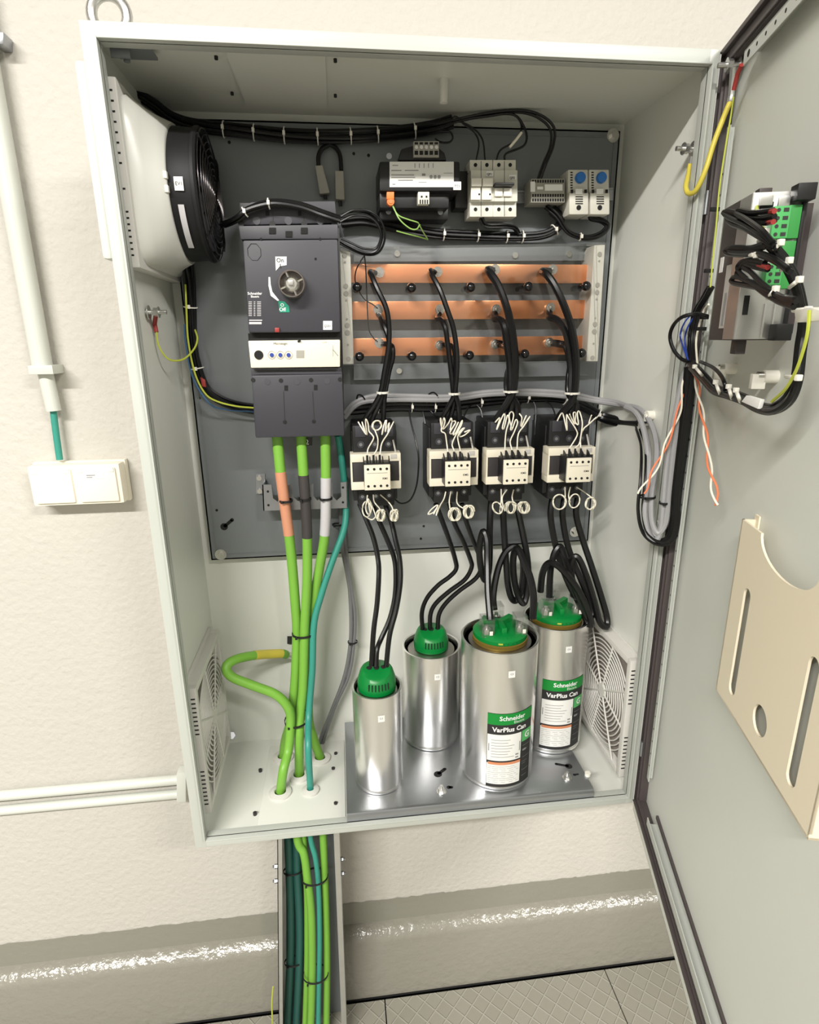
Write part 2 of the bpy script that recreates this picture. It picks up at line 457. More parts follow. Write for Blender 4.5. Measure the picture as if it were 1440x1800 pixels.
p = B(LD); p.box(.085, .75, .012, .0158, .040, .046); p.obj('rail_shade_strip', 'gasket_rubber', door)  # dark strip added beside the bottom rail in place of its shade
p = B(LD); p.box(.045, .0565, .001, .0025, .09, 1.10); p.box(.045, .0465, .001, .010, .09, 1.1)
rv = p.obj('frame_rail', 'flange_paint', door)
for z0, z1, nm in [(1.153, 1.169, 1), (.025, .040, 0)]:
    p = B(LD)
    p.box(.085, .75, -.002, -.0005, z0, z1); p.box(.085, .75, -.002, .016, z1-.002 if nm else z0, z1 if nm else z0+.002)
    r = p.obj('frame_rail', 'flange_paint', door)
    q = B(LD)
    for i in range(28): q.cyl((.10+i*.024, -.0022, (z0+z1)/2), (.10+i*.024, -.0018, (z0+z1)/2), .0022 if i else .004, n=10)
    if nm: q.obj('rail_hole', 'dark_void', r)
    else: q.bm.free()
q = B(LD)
for i in range(38): q.cyl((.051, .0008, .12+i*.025), (.051, .0012, .12+i*.025), .0016, n=8)
q.obj('rail_hole', 'dark_void', rv)
for z in (.12, 1.02):
    B().cyl((HX+.004, -.004, z-.02), (HX+.004, -.004, z+.02), .004).cyl((HX-.004, -.006, z-.015), (HX-.004, -.006, z+.015), .003).obj('hinge', 'zinc', door)

# ---- side studs with wire lugs are part of the cabinet
def stud(p0, d, parent=cab):
    p0 = Vector(p0); d = Vector(d)
    q = B().cyl(p0, p0+d*.03, .0032, n=12).cyl(p0+d*.004, p0+d*.0055, .010, n=20).cyl(p0+d*.012, p0+d*.018, .0065, n=6).cyl(p0+d*.0185, p0+d*.0195, .008, n=16)
    return q.obj('earth_stud', 'bright_zinc', parent)
SL = Vector((.002, .095, .884)); stud(SL, (1, 0, 0))
SR = X(1224, 262, .798); stud(SR, (-1, 0, 0))
SD = DP(1306, 112, .014); stud(SD, -DN, door)

# ------------------------------------------------------------------ fan unit and filters
fan = thing('fan_unit', (.002, .15, 1.05), 'pale grey housed exhaust fan with black rotor high on the left side wall', 'fan')
zc, yc = 1.05, .155
y0, y1, z0, z1 = .028, .266, .938, 1.158
p = B(); p.box(.002, .022, y0, y1, z0, z1, .002); fb = p.obj('base_frame', 'filter_plastic', fan)
p = B()
for z in [1.143-.0115*i for i in range(8)]+[1.033]+[1.006-.0075*i for i in range(8)]: p.box(.010, .0165, y0-.0006, y0+.001, z-.001, z+.001)
p.obj('clip_slot', 'dark_void', fb)
# tapered cover: square base to round collar
n = 64; rings = []
def sq(a, hy, hz, cy, cz, e=.13):
    c, s_ = math.cos(a), math.sin(a)
    k1 = (abs(c)**8+abs(s_)**8)**(-1/8)
    return cy+c*k1*hy, cz+s_*k1*hz
p = B()
def ring(x, t, sh=1.0):
    out = []
    for i in range(n):
        a = 2*math.pi*i/n
        ys, zs = sq(a, .112, .104, .148, 1.048)
        yr, zr = yc+.093*math.cos(a), zc+.093*math.sin(a)
        out.append(p.bm.verts.new((x, ys*(1-t)+yr*t, zs*(1-t)+zr*t)))
    return out
rs = [ring(.021, 0), ring(.025, 0.0), ring(.038, .35), ring(.052, .7), ring(.060, .93), ring(.0615, 1)]
for a, b in zip(rs, rs[1:]):
    for i in range(n):
        q = p.bm.faces.new((a[i], a[(i+1) % n], b[(i+1) % n], b[i])); q.smooth = True
p.bm.faces.new(rs[-1])
p.obj('housing', 'fan_cover', fan, sharp=False)
p = B(); p.lathe((0, yc, zc), [(.089, .060), (.090, .062), (.088, .092), (.091, .092), (.0915, .096), (.089, .099), (.082, .099), (.080, .094), (.080, .075), (.001, .075)], axis='x', n=64)
fr = p.obj('fan_ring', 'matt_black', fan)
p = B(); 
for i in range(9):
    a = 2*math.pi*i/9
    pts = []
    for r_, w_, x_ in ((.028, .010, .092), (.052, .016, .09), (.076, .018, .092)):
        for sgn in (-1, 1):
            aa = a+sgn*w_/r_*.8; pts.append((x_+sgn*.006, yc+r_*math.cos(aa), zc+r_*math.sin(aa)))
    p.poly(pts, [(0, 1, 3, 2), (2, 3, 5, 4)], True)
p.lathe((0, yc, zc), [(.03, .078), (.03, .098), (.026, .1), (.0001, .1)], axis='x', n=32)
p.obj('rotor', 'charcoal_plastic', fan)
p = B()
for i in range(10):
    r_ = .088-.0085*i; x_ = .100+.009*math.sqrt(max(0, 1-(r_/.09)**2))
    p.tube([(x_, yc+r_*math.cos(2*math.pi*k/40), zc+r_*math.sin(2*math.pi*k/40)) for k in range(40)], .0009, 5, closed=True)
for i in range(4):
    a = math.pi/4+math.pi/2*i
    p.tube([(.101+.009*math.sqrt(max(0, 1-(r_/.095)**2)), yc+r_*math.cos(a), zc+r_*math.sin(a)) for r_ in (.094, .08, .06, .04, .02, .012)], .0014, 6)
p.obj('wire_guard', 'dark_steel', fan)
def on_ring(z, w_, h_, x0_, name, m, r_=.0906):
    q = B(); a0 = math.asin((z-zc)/r_); 
    N_ = 6; vs = []
    for j in range(N_+1):
        zz = z-h_/2+h_*j/N_; yy = yc-math.sqrt(max(r_*r_-(zz-zc)**2, 0))
        vs += [(x0_, yy, zz), (x0_+w_, yy, zz)]
    q.poly(vs, [(2*j, 2*j+1, 2*j+3, 2*j+2) for j in range(N_)]); return q.obj(name, m, fan)
on_ring(1.048, .012, .017, .070, 'name_tag', 'label_white', .0912)
on_ring(.998, .008, .05, .071, 'rating_plate', 'grey_sleeve', .0912)
ft = text_bm('EV1', .0062, lambda u, v: Vector((.0713+u, yc-.0918, 1.046+v))); ft.obj('tag_text', 'print_black', fan)
p = B(); p.box(.058, .063, .058, .066, 1.053, 1.062, .001); p.box(.058, .063, .058, .066, 1.036, 1.045, .001); p.obj('clip', 'white_plastic', fan)
p = B()
for z in (1.11, 1.07, 1.03, .99): p.box(.03, .036, yc-.107+abs(z-1.05)*.05, yc-.10, z-.001, z+.001, .0004)
p.obj('moulded_rib', 'fan_cover', fan)

def filter_unit(side, y0, y1, z0, z1, label):
    t = thing('filter_grille', (.002 if side > 0 else CW-.002, (y0+y1)/2, z0), label, 'vent', 'cream ventilation grilles low on the cabinet side walls')
    xs = (lambda d: .002+d) if side > 0 else (lambda d: CW-.002-d)
    D = .021
    def bx(q, a, b, ya, yb, za, zb, bev=0): 
        x0_, x1_ = sorted((xs(a), xs(b))); q.box(x0_, x1_, ya, yb, za, zb, bev)
    fr_ = B(); wd = .012
    bx(fr_, 0, D, y0, y0+wd, z0, z1, .001); bx(fr_, 0, D, y1-wd, y1, z0, z1, .001)
    bx(fr_, 0, D, y0+wd, y1-wd, z0, z0+wd, .001); bx(fr_, 0, D, y0+wd, y1-wd, z1-wd, z1, .001)
    bx(fr_, 0, .005, y0-.006, y1+.004, z0-.006, z1+.006, .0015)
    f_ = fr_.obj('frame', 'filter_plastic', t)
    q = B(); bx(q, .004, .0065, y0+wd, y1-wd, z0+wd, z1-wd); q.obj('filter_mat', 'filter_mesh', t)
    q = B(); cy, cz_ = (y0+y1)/2, (z0+z1)/2; hm = (z1-z0)/2-wd; hy = (y1-y0)/2-wd
    for i in range(12):
        r_ = .016+.0088*i
        seg = [[]]
        for k in range(73):
            a = 2*math.pi*k/72; yy, zz = r_*math.cos(a), r_*math.sin(a)
            if abs(yy) < hy and abs(zz) < hm: seg[-1].append((xs(D-.0025), cy+yy, cz_+zz))
            elif seg[-1]: seg.append([])
        for sg in seg:
            if len(sg) > 2: q.tube(sg, .0014, 6)
    for i in range(8):
        a = math.pi/4*i+.25
        L = min(hy/max(abs(math.cos(a)), 1e-6), hm/max(abs(math.sin(a)), 1e-6))
        q.tube([(xs(D-.0015), cy+.01*math.cos(a), cz_+.01*math.sin(a)), (xs(D-.0015), cy+L*math.cos(a), cz_+L*math.sin(a))], .0018, 6)
    q.cyl((xs(D-.005), cy, cz_), (xs(D), cy, cz_), .014, n=24)
    q.obj('grille', 'filter_plastic', t)
    q = B()
    for i in range(9):
        for zb in (z1-.02-.0085*i, z0+.02+.0085*i):
            bx(q, .011, .018, y0-.0005, y0+.001, zb-.0012, zb+.0012)
    q.obj('clip_slot', 'dark_void', f_)
    return t
filter_unit(1, .028, .236, .040, .292, 'cream ventilation grille on the left side wall beside the curling green cable')
filter_unit(-1, .022, .225, .036, .285, 'cream ventilation grille on the right side wall behind the rear labelled capacitor')

# ------------------------------------------------------------------ zinc tray and four capacitors
ZT = .035
tray = thing('capacitor_tray', (.49, .13, .002), 'galvanised steel tray on the cabinet floor carrying the four capacitors', 'tray')
p = B(); prof = [(-.0, .0335)]
x0, x1 = .261, .719
pr = [(.262, .0335), (.262, .035), (.006, .035), (.0015, .0335), (-.001, .029), (-.0015, .022), (-.0015, .010), (0, .010), (0, .022), (.0005, .0285), (.0025, .0322), (.006, .0335)]
p.prism([(x0, y, z) for y, z in pr], (x1-x0, 0, 0))
for y in (.03, .24): p.box(x0+.02, x1-.02, y-.006, y+.006, .0022, .0335)
to = p.obj('tray_sheet', 'zinc', tray)
q = B()
def keyhole(q, a, b, r1, r2):
    a = Vector(a); b = Vector(b); d = (b-a).normalized(); nn = Vector((-d.y, d.x, 0))*r2
    q.cyl(a, a+Vector((0, 0, .0004)), r1, n=18); q.cyl(b, b+Vector((0, 0, .0004)), r2, n=12); q.prism([a-nn, a+nn, b+nn, b-nn], (0, 0, .0004))
keyhole(q, Z(770, 1361, ZT), Z(782, 1352, ZT), .008, .0035)
keyhole(q, Z(1000, 1347, ZT), Z(978, 1343, ZT), .007, .003)
keyhole(q, Z(789, 1384, ZT), Z(794, 1384, ZT), .004, .003)
keyhole(q, Z(1010, 1362, ZT), Z(1016, 1361, ZT), .003, .002)
q.obj('slot', 'dark_void', to)
for px, py in [(776, 1392), (997, 1368)]:
    c = Z(px, py, ZT); q = B().cyl(c, c+Vector((0, 0, .002)), .009, n=20).cyl(c+Vector((0, 0, .002)), c+Vector((0, 0, .008)), .0065, n=6).cyl(c, c+Vector((0, 0, .014)), .003, n=10)
    q.obj('hex_bolt', 'bright_zinc', tray)
c = Z(1033, 1363, ZT); B().cyl(c, c+Vector((0, 0, .006)), .0055, n=14).obj('rivet', 'white_plastic', tray)

CAPS = [(.325, .080, .045, .240), (.443, .198, .0575, .248), (.5535, .088, .070, .320), (.689, .163, .0635, .312)]
def bend(c, r, ang0):          # wraps u around a can; ang0 = angle of u=0 measured from -y towards +x
    return lambda u, v, dr=.0: Vector((c[0]+(r+dr)*math.sin(ang0+u/r), c[1]-(r+dr)*math.cos(ang0+u/r), v))
def wrap_patch(name, m, c, r, ang0, u0, u1, z0, z1, dr, parent):
    q = B(); n_ = 14; f_ = bend(c, r, ang0); vs = []
    for i in range(n_+1):
        u = u0+(u1-u0)*i/n_; vs += [f_(u, z0, dr), f_(u, z1, dr)]
    q.poly(vs, [(2*i, 2*i+2, 2*i+3, 2*i+1) for i in range(n_)], True); return q.obj(name, m, parent)
def wrap_text(name, txt, size, m, c, r, ang0, u, z, dr, parent, bold=0, align='CENTER'):
    f_ = bend(c, r, ang0); return text_bm(txt, size, lambda a, b: f_(u+a, z+b, dr), bold, align).obj(name, m, parent, sharp=False)
labs = ['small plain aluminium capacitor can with a green cap, nearest the green cables',
        'plain aluminium capacitor can with a green cap standing at the back against the rear wall',
        'tall labelled aluminium capacitor with clear terminal hoods at the front of the tray',
        'labelled aluminium capacitor with clear terminal hoods behind right, beside the side grille']
cap_obj = []
for i, (x, y, r, zt) in enumerate(CAPS):
    t = thing('capacitor', (x, y, ZT), labs[i], 'capacitor', 'aluminium can capacitors on the tray'); cap_obj.append(t)
    if i == 3: B().cyl((x, y, ZT), (x, y, ZT+.006), r-.012).obj('base_stud', 'zinc', t)
    p = B(); z0 = ZT
    p.lathe((x, y, 0), [(r-.004, z0), (r-.0008, z0+.0015), (r, z0+.004), (r-.0012, z0+.008), (r, z0+.011), (r, zt-.003), (r+.0012, zt-.0015), (r+.0012, zt), (r-.001, zt+.0006), (r-.003, zt-.0005), (r-.0042, zt-.009)], n=96)
    can = p.obj('can', 'aluminium', t)
    p = B(); p.lathe((x, y, 0), [(.0001, zt-.006), (r*.6, zt-.006), (r*.82, zt-.009), (r-.0042, zt-.009), (r-.0042, zt-.012)], n=64)
    p.obj('lid', 'alu_lid', t)
    wrap_patch('name_tag', 'label_white', (x, y), r, 0, -.006+.004, .006+.004, zt-.047, zt-.034, .0004, can)
    wrap_text('tag_text', 'C%d' % (i+1), .005, 'print_black', (x, y), r, 0, .004, zt-.0415, .0008, can)
    if i < 2:
        rb = (.0345, .0345)[i]; zb = zt-.006; H = (.043, .042)[i]
        p = B(); p.lathe((x, y, 0), [(rb-.003, zb), (rb, zb+.002), (rb+.0005, zb+.016), (rb-.001, zb+.024), (rb-.005, zb+H-.006), (rb-.008, zb+H-.001), (rb-.010, zb+H), (.0001, zb+H)], n=64)
        # slanted facet at the front of the crown
        for v in p.bm.verts:
            lim = zb+H-.001+(v.co.y-y+.010)*.55
            if v.co.y < y-.006 and v.co.z > lim: v.co.z = max(lim, zb+.024)
        cp = p.obj('cap', 'green_cap', t)
        q = B()
        for k in range(-3, 4):
            a = k*.17+.05; rr = rb+.0001
            for (za, zb2) in ((zb+.014, zb+.026),):
                c0 = Vector((x+rr*math.sin(a), y-rr*math.cos(a), za)); c1 = Vector((x+(rr-.0042)*math.sin(a), y-(rr-.0042)*math.cos(a), zb2))
                q.tube([c0+(c0-Vector((x, y, c0.z))).normalized()*.0008, c1+(c1-Vector((x, y, c1.z))).normalized()*.0042], .0011, 6)
        q.obj('vent_slot', 'dark_void', cp)
        q = B()
        for k in (-1, 0, 1): q.cyl((x+k*.013, y-.002, zb+H-.002), (x+k*.013, y-.002, zb+H+.0006), .0052, n=16)
        q.obj('cable_entry', 'dark_void', cp)
    else:
        rb = .0493
        p = B(); p.lathe((x, y, 0), [(rb-.001, zt-.008), (rb+.001, zt-.006), (rb+.001, zt+.001), (rb-.002, zt+.003)], n=64); p.obj('seal_ring', 'gold_ring', t)
        p = B(); p.lathe((x, y, 0), [(rb-.003, zt+.002), (rb, zt+.003), (rb, zt+.010), (rb-.004, zt+.0135), (rb-.012, zt+.0165), (.0001, zt+.018)], n=64)
        p.box(x-.005, x+.005, y-.03, y+.006, zt+.012, zt+.028, .002); 
        p.prism([(x-.005, y, zt+.027), (x+.005, y, zt+.027), (x+.03, y+.02, zt+.027), (x+.024, y+.028, zt+.027), (x, y+.01, zt+.027), (x-.024, y+.028, zt+.027), (x-.03, y+.02, zt+.027)], (0, 0, -.014))
        cp = p.obj('cap', 'green_cap', t)
        q = B()
        for k in range(5):
            a = -.30+k*.17; q.tube([(x+(rb+.0002)*math.sin(a), y-(rb+.0002)*math.cos(a), zt+.0055), (x+(rb-.007)*math.sin(a), y-(rb-.007)*math.cos(a), zt+.0142)], .0009, 6)
        q.obj('vent_slot', 'dark_void', cp)
        wrap_patch('sticker', 'yellow_green', (x, y), rb, -.32, 0, .008, zt+.0055, zt+.0085, .0006, cp)
        hoods = [(-.030, -.020), (.030, -.020), (0, .028)]
        for (hx, hy) in hoods:
            q = B(); cx, cy = x+hx, y+hy; zb = zt+.013
            for (bx_, w_) in ((-.0105, .002), (.0105, .002)): q.box(cx+bx_-w_/2, cx+bx_+w_/2, cy-.012, cy+.012, zb, zb+.036)
            q.box(cx-.0105, cx+.0105, cy+.010, cy+.012, zb, zb+.036); q.box(cx-.0105, cx+.0105, cy-.012, cy-.010, zb, zb+.026)
            q.box(cx-.0105, cx+.0105, cy-.012, cy+.012, zb+.034, zb+.036)
            h = q.obj('terminal_hood', 'clear_housing', t, label='clear plastic terminal hood')
            q = B().cyl((cx, cy, zb-.004), (cx, cy, zb+.012), .0075, n=6).cyl((cx, cy, zb+.012), (cx, cy, zb+.018), .0035, n=12)
            q.obj('terminal_nut', 'bright_zinc', h)
            q = B().box(cx-.004+.006, cx+.002+.006, cy-.0135, cy-.0125, zb+.004, zb+.012, .0005); q.obj('terminal_clip', 'white_plastic', h)
        # printed label
        A0 = 0; zb, zh = ZT+(.008, .012)[i-2], .157
        c = (x, y); 
        lz = lambda f_: zb+zh*f_
        L0, L1 = ((-.036, .056), (-.042, .050))[i-2]; ww = L1-L0
        lab = wrap_patch('product_label', 'print_black', c, r, A0, L0, L1, lz(0), lz(1), .0004, can)
        wrap_patch('label_band', 'green_print', c, r, A0, L0, L1, lz(.855), lz(1), .0007, lab)
        wrap_patch('label_field', 'label_white', c, r, A0, L0+.0008, L0+ww*.70, lz(.37), lz(.725), .0007, lab)
        wrap_patch('label_field', 'label_white', c, r, A0, L0+.0008, L0+ww*.70, lz(.045), lz(.335), .0007, lab)
        wrap_patch('label_band', 'orange_print', c, r, A0, L0+.003, L0+ww*.70, lz(.315), lz(.35), .0009, lab)
        wrap_patch('label_band', 'green_light_connector', c, r, A0, L0+ww*.72, L1, lz(.58), lz(.73), .0007, lab)
        mid = (L0+L1)/2
        wrap_text('label_text', 'Schneider', .0125, 'print_white', c, r, A0, mid, lz(.915), .001, lab, .0003)
        wrap_text('label_text', 'Electric', .0075, 'print_white', c, r, A0, mid+.013, lz(.868), .001, lab)
        wrap_text('label_text', 'VarPlus Can', .0132, 'print_white', c, r, A0, mid-.004, lz(.765), .001, lab, .0004)
        wrap_text('label_text', 'G', .018, 'print_white', c, r, A0, L0+ww*.86, lz(.62), .001, lab, .0004)
        q = B(); f_ = bend(c, r, A0)
        def dash(u0, u1, z, h): 
            vs = []
            for k in range(5): u = u0+(u1-u0)*k/4; vs += [f_(u, z, .001), f_(u, z+h, .001)]
            q.poly(vs, [(2*k, 2*k+2, 2*k+3, 2*k+1) for k in range(4)])
        for k in range(9): dash(L0+.003, L0+ww*.66-(k % 3)*.004, lz(.07+.027*k), .0006)
        for k in range(7): dash(L0+.008, L0+ww*.55-(k*7 % 4)*.004, lz(.42+.038*k), .001)
        dash(L0+ww*.58, L0+ww*.65, lz(.39), .003); dash(L0+ww*.58, L0+ww*.65, lz(.43), .003); dash(L0+.003, L0+.0045, lz(.5), .016); dash(L0+ww*.66, L0+ww*.68, lz(.48), .02)
        q.obj('small_print', 'print_grey', lab)
        q = B()
        for k, z_ in enumerate((.52, .46, .45, .36, .30, .27, .18, .10)): dash(L0+ww*.75, L0+ww*(.95-.05*(k % 3)), lz(z_), .0007 if k != 2 else .004)
        q.obj('small_print', 'print_grey', lab)

# ------------------------------------------------------------------ moulded case circuit breaker
mc = thing('circuit_breaker', Y(520, 600, .25), 'large charcoal moulded case circuit breaker with rotary handle left of the copper bars', 'circuit breaker')
p = B(); p.pq([(428, 400), (597, 400), (605, 720), (446, 720)], .165, .25, .002)
p.pq([(420, 356), (586, 356), (595, 400), (421, 400)], .175, .25, .002); p.obj('case', 'black_plastic', mc)
p = B(); p.pq([(419, 375), (441, 355), (589, 353), (593, 392), (419, 396)], .150, .2, .002); ts = p.obj('upper_terminal_cover', 'charcoal_plastic', mc)
p = B(); p.pq([(419, 397), (594, 394), (595, 420), (423, 421)], .142, .2, .002); p.obj('terminal_ledge', 'charcoal_light', mc)
def discs(lst, y, r, m, name, parent, d=.0015, n=18):
    q = B()
    for px, py in lst:
        c = Y(px, py, y); q.cyl(c, c-Vector((0, d, 0)), r, n=n)
    return q.obj(name, m, parent)
discs([(451, 388), (507, 388), (563, 388)], .150, .0058, 'charcoal_light', 'cover_plug', ts, .0006)
discs([(479, 394), (535, 394), (424, 393), (588, 393)], .1495, .0045, 'black_plastic', 'screw_recess', ts, .0006)
q = B()
for px, py in [(479, 405), (508, 411), (535, 405)]: q.pbox(px-6, py-5, px+6, py+6, .1405, .1418, .0005)
for px, py in [(470, 375), (527, 375)]: q.pbox(px-3, py-4, px+3, py+4, .1485, .1498)
q.obj('cover_slot', 'dark_void', ts)
q = B(); q.pbox(479, 375, 480, 398, .1490, .1495); q.pbox(533, 375, 534, 398, .1490, .1495); q.obj('pole_line', 'print_black', ts)
p = B(); p.pq([(426, 422), (594, 420), (599, 584), (437, 585)], .135, .2, .004); mcv = p.obj('front_cover', 'charcoal_plastic', mc)
p = B(); p.pq([(436, 586), (598, 585), (599, 598), (437, 599)], .150, .2); p.obj('gap_strip', 'dark_void', mc)
p = B(); p.pq([(436, 599), (598, 597), (598, 645), (441, 647)], .137, .2, .002); tu = p.obj('trip_unit', 'cream_plastic', mc)
p = B(); p.pq([(441, 648), (600, 646), (602, 660), (442, 661)], .150, .2, .001); p.obj('gap_strip', 'charcoal_light', mc)
p = B(); p.pq([(442, 660), (602, 657), (606, 766), (449, 770)], .138, .2, .003); tcv = p.obj('lower_terminal_cover', 'charcoal_plastic', mc)
q = B()
for a, b in [((498, 688), (500, 740)), ((549, 688), (552, 740))]: q.pq([(a[0], a[1]), (a[0]+1, a[1]), (b[0]+1, b[1]), (b[0], b[1])], .1372, .1378)
q.pbox(443, 648, 600, 649, .136, .1362); q.obj('pole_line', 'print_black', tcv)
q = B()
for px, py in [(503, 682), (555, 681)]: q.pbox(px-3, py-4.5, px+3, py+4.5, .137, .1378)
q.obj('cover_slot', 'dark_void', tcv)
discs([(470, 671), (522, 671), (575, 670)], .1379, .0050, 'charcoal_light', 'cover_plug', tcv, .0005)
discs([(445, 668), (494, 669), (547, 668), (598, 667)], .1379, .0035, 'black_plastic', 'screw_recess', tcv, .0006)
discs([(501, 742), (552, 741)], .1379, .0032, 'dark_void', 'cover_hole', tcv, .0006)
discs([(452, 403+40)], .1349, .0001, 'black_plastic', 'cover_mark', mcv)
q = B(); c = Y(447, 443, .1345)
q.tube([c+Vector((.0105*math.cos(a)*min(1.0, 1.0), 0, .0125*math.sin(a))) for a in [2*math.pi*k/8+.39 for k in range(8)]], .0004, 5, closed=True); q.obj('knockout_outline', 'print_black', mcv)
# terms on front cover
q = B(); q.pq([(484, 451), (504, 451), (504, 466), (492, 468), (485, 476)], .1342, .1348); onp = q.obj('on_plate', 'label_white', mcv)
text_bm('On', .0088, onY(486, 461, .1339), .00012).obj('on_text', 'print_black', onp); text_bm('I', .0085, onY(492, 471, .1339), .0002).obj('on_text', 'print_black', onp)
q = B(); q.pq([(489, 529), (500, 530), (508, 538), (509, 549), (492, 549)], .1342, .1348); ofp = q.obj('off_plate', 'green_tag', mcv)
text_bm('Off', .0078, onY(491, 547, .1339), .00012).obj('off_text', 'print_white', ofp); text_bm('O', .007, onY(493, 539, .1339), .00015).obj('off_text', 'print_white', ofp)
q = B(); q.pq([(472, 487), (475, 487), (476, 500), (479, 513), (491, 528), (488, 529), (476, 520), (472, 502)], .1342, .1348); q.obj('arrow_mark', 'print_white', mcv)
text_bm('Schneider', .0055, onY(435.5, 518, .1342), .0001).obj('logo_text', 'print_white', mcv); text_bm('Electric', .0042, onY(441, 523, .1342), .0001).obj('logo_text', 'print_white', mcv)
q = B()
for k in range(9): q.pbox(437, 530+k*3, 443, 531.2+k*3, .1342, .1346); q.pbox(446, 530+k*3, 449, 531.2+k*3, .1342, .1346); q.pbox(452, 530+k*3, 459, 531.2+k*3, .1342, .1346)
q.pbox(438, 562, 461, 564, .1342, .1346); q.pbox(438, 566, 460, 570, .1342, .1346); q.obj('rating_print', 'print_grey' and 'grey_sleeve', mcv)
q = B(); q.pbox(568, 564, 584, 580, .1338, .1347, .0008); tg = q.obj('name_tag', 'label_white', mcv); text_bm('QS01', .005, onY(569.5, 575, .1334)).obj('tag_text', 'print_black', tg)
q = B(); q.pbox(483, 576, 491, 584, .130, .136, .001); q.obj('push_to_trip_button', 'orange_plastic' and 'red', mcv)
discs([(555, 455), (459, 420), (563, 420), (527, 599)], .1349, .0018, 'dark_void', 'cover_hole', mcv, .0006)
# rotary handle
hc = Y(513, 499, .115)
q = B(); q.lathe((hc.x, 0, hc.z), [(.0208, .136), (.0212, .128), (.0203, .112), (.0195, .108), (.0178, .108), (.0172, .122), (.0001, .122)], axis='y', n=48)
hd = q.obj('rotary_handle', 'smoked_plastic', mc)
q = B(); q.lathe((hc.x, 0, hc.z), [(.013, .122), (.013, .112), (.008, .108), (.0001, .108)], axis='y', n=12)
for a in (.4, 1.97, 3.54, 5.1):
    v = Vector((math.cos(a), 0, math.sin(a))); q.tube([Vector((hc.x, .112, hc.z))+v*.004, Vector((hc.x, .112, hc.z))+v*.018], .0025, 6)
q.obj('handle_hub', 'chrome', hd)
q = B(); q.box(hc.x-.0035, hc.x+.0035, .092, .11, hc.z-.0035, hc.z+.0035, .0004); q.obj('handle_shaft', 'bright_zinc', hd)
# trip unit details
discs([(455, 624)], .1365, .0072, 'dark_void', 'test_socket', tu, .0006)
q = B()
for px, py in [(478, 624), (493, 624), (507.5, 624)]:
    c = Y(px, py, .1365); q.cyl(c, c-Vector((0, .002, 0)), .0032, n=14)
q.obj('setting_dial', 'blue_wire', tu)
q = B()
for px, py in [(478, 624), (493, 624), (507.5, 624)]:
    c = Y(px, py, .1366); q.tube([c+Vector((.006*math.cos(a), -.0004, .006*math.sin(a))) for a in [2*math.pi*k/18 for k in range(18)]], .0003, 4, closed=True)
q.pbox(521, 616, 535, 629, .1362, .1366); q.pbox(585, 607, 585.5, 627, .1362, .1366); q.pq([(586, 614), (595, 625), (594, 626), (585, 615)], .1362, .1366); q.obj('dial_print', 'print_grey' and 'grey_plastic', tu)
text_bm('Micrologic', .0052, onY(481, 606, .1364)).obj('trip_text', 'print_black', tu); text_bm('2.3 M', .003, onY(567, 603, .1364)).obj('trip_text', 'print_grey', tu)
discs([(525, 600)], .1365, .0018, 'dark_void', 'screw_recess', tu, .0006)

# perforated comb bracket under the breaker
cb = thing('cable_bracket', Y(536, 875, .25), 'galvanised comb bracket under the breaker that the sleeved cables are tied to', 'bracket')
p = B(); yb = .205
p.pq([(461, 852), (477, 852), (480, 876), (488, 882), (492, 876), (492, 858), (513, 851), (514, 852), (516, 874), (524, 881), (530, 873), (530, 858), (551, 850), (551, 872), (558, 880), (567, 873), (569, 850), (584, 848), (585, 872), (592, 880), (600, 873), (599, 848), (611, 847), (611, 893), (463, 898)], yb, yb+.002)
p.pq([(461, 852), (463, 898), (465, 898), (463, 852)], yb, .25); p.pq([(611, 847), (611, 893), (609, 893), (609, 847)], yb, .25)
p.pbox(450, 833, 466, 868, .248, .2498)
bo = p.obj('bracket_plate', 'zinc', cb)
discs([(471, 864), (472, 888), (603, 857), (603, 883)], yb-.0001, .0022, 'dark_void', 'bracket_hole', bo, .0004)
discs([(456, 840), (457, 863)], .248, .0048, 'chrome', 'bracket_screw', cb, .004)

# ------------------------------------------------------------------ copper busbars
bb = thing('busbar_holder', Y(820, 545, .25), 'copper busbar holder with pale end supports behind a clear cover', 'busbar')
for nm, q4 in (('L', [(597, 440), (616, 440), (622, 640), (603, 640)]), ('R', [(1045, 431), (1064, 430), (1051, 635), (1031, 635)])):
    p = B(); p.pq(q4, .196, .25, .001); o = p.obj('end_support', 'breaker_white', bb)
    ys = [(449, .004), (461, .0017), (503, .004), (516, .004), (528, .0017), (561, .0017), (572, .0042), (585, .0045), (606, .0018), (631, .0042)]
    q = B()
    for yy, r_ in ys:
        t_ = (yy-440)/200; px = (606+7*t_) if nm == 'L' else (1055-14*t_)
        c = Y(px, yy-(0 if nm == 'L' else 2), .1958); q.cyl(c, c-Vector((0, .0008, 0)), r_, n=14)
    q.obj('support_screw', 'grey_plastic', o)
bars = [((614, 464), (1038, 465), (1038, 498), (615, 497)), ((617, 530), (1035, 527), (1035, 560), (618, 562)), ((620, 595), (1031, 590), (1031, 623), (621, 626))]
for q4 in bars:
    p = B(); p.pq(q4, .221, .231, .0008); p.obj('copper_bar', 'copper', bb)
p = B(); p.pq([(622, 438), (1040, 432), (1040, 458), (622, 460)], .236, .238); 
p.pq([(622, 640), (1032, 634), (1032, 660), (622, 668)], .236, .238); p.obj('backing_strip', 'plate_steel', bb)
discs([(698, 446), (905, 449), (701.5, 652), (1000, 447)], .236, .005, 'chrome', 'strip_screw', bb, .004)
st = []
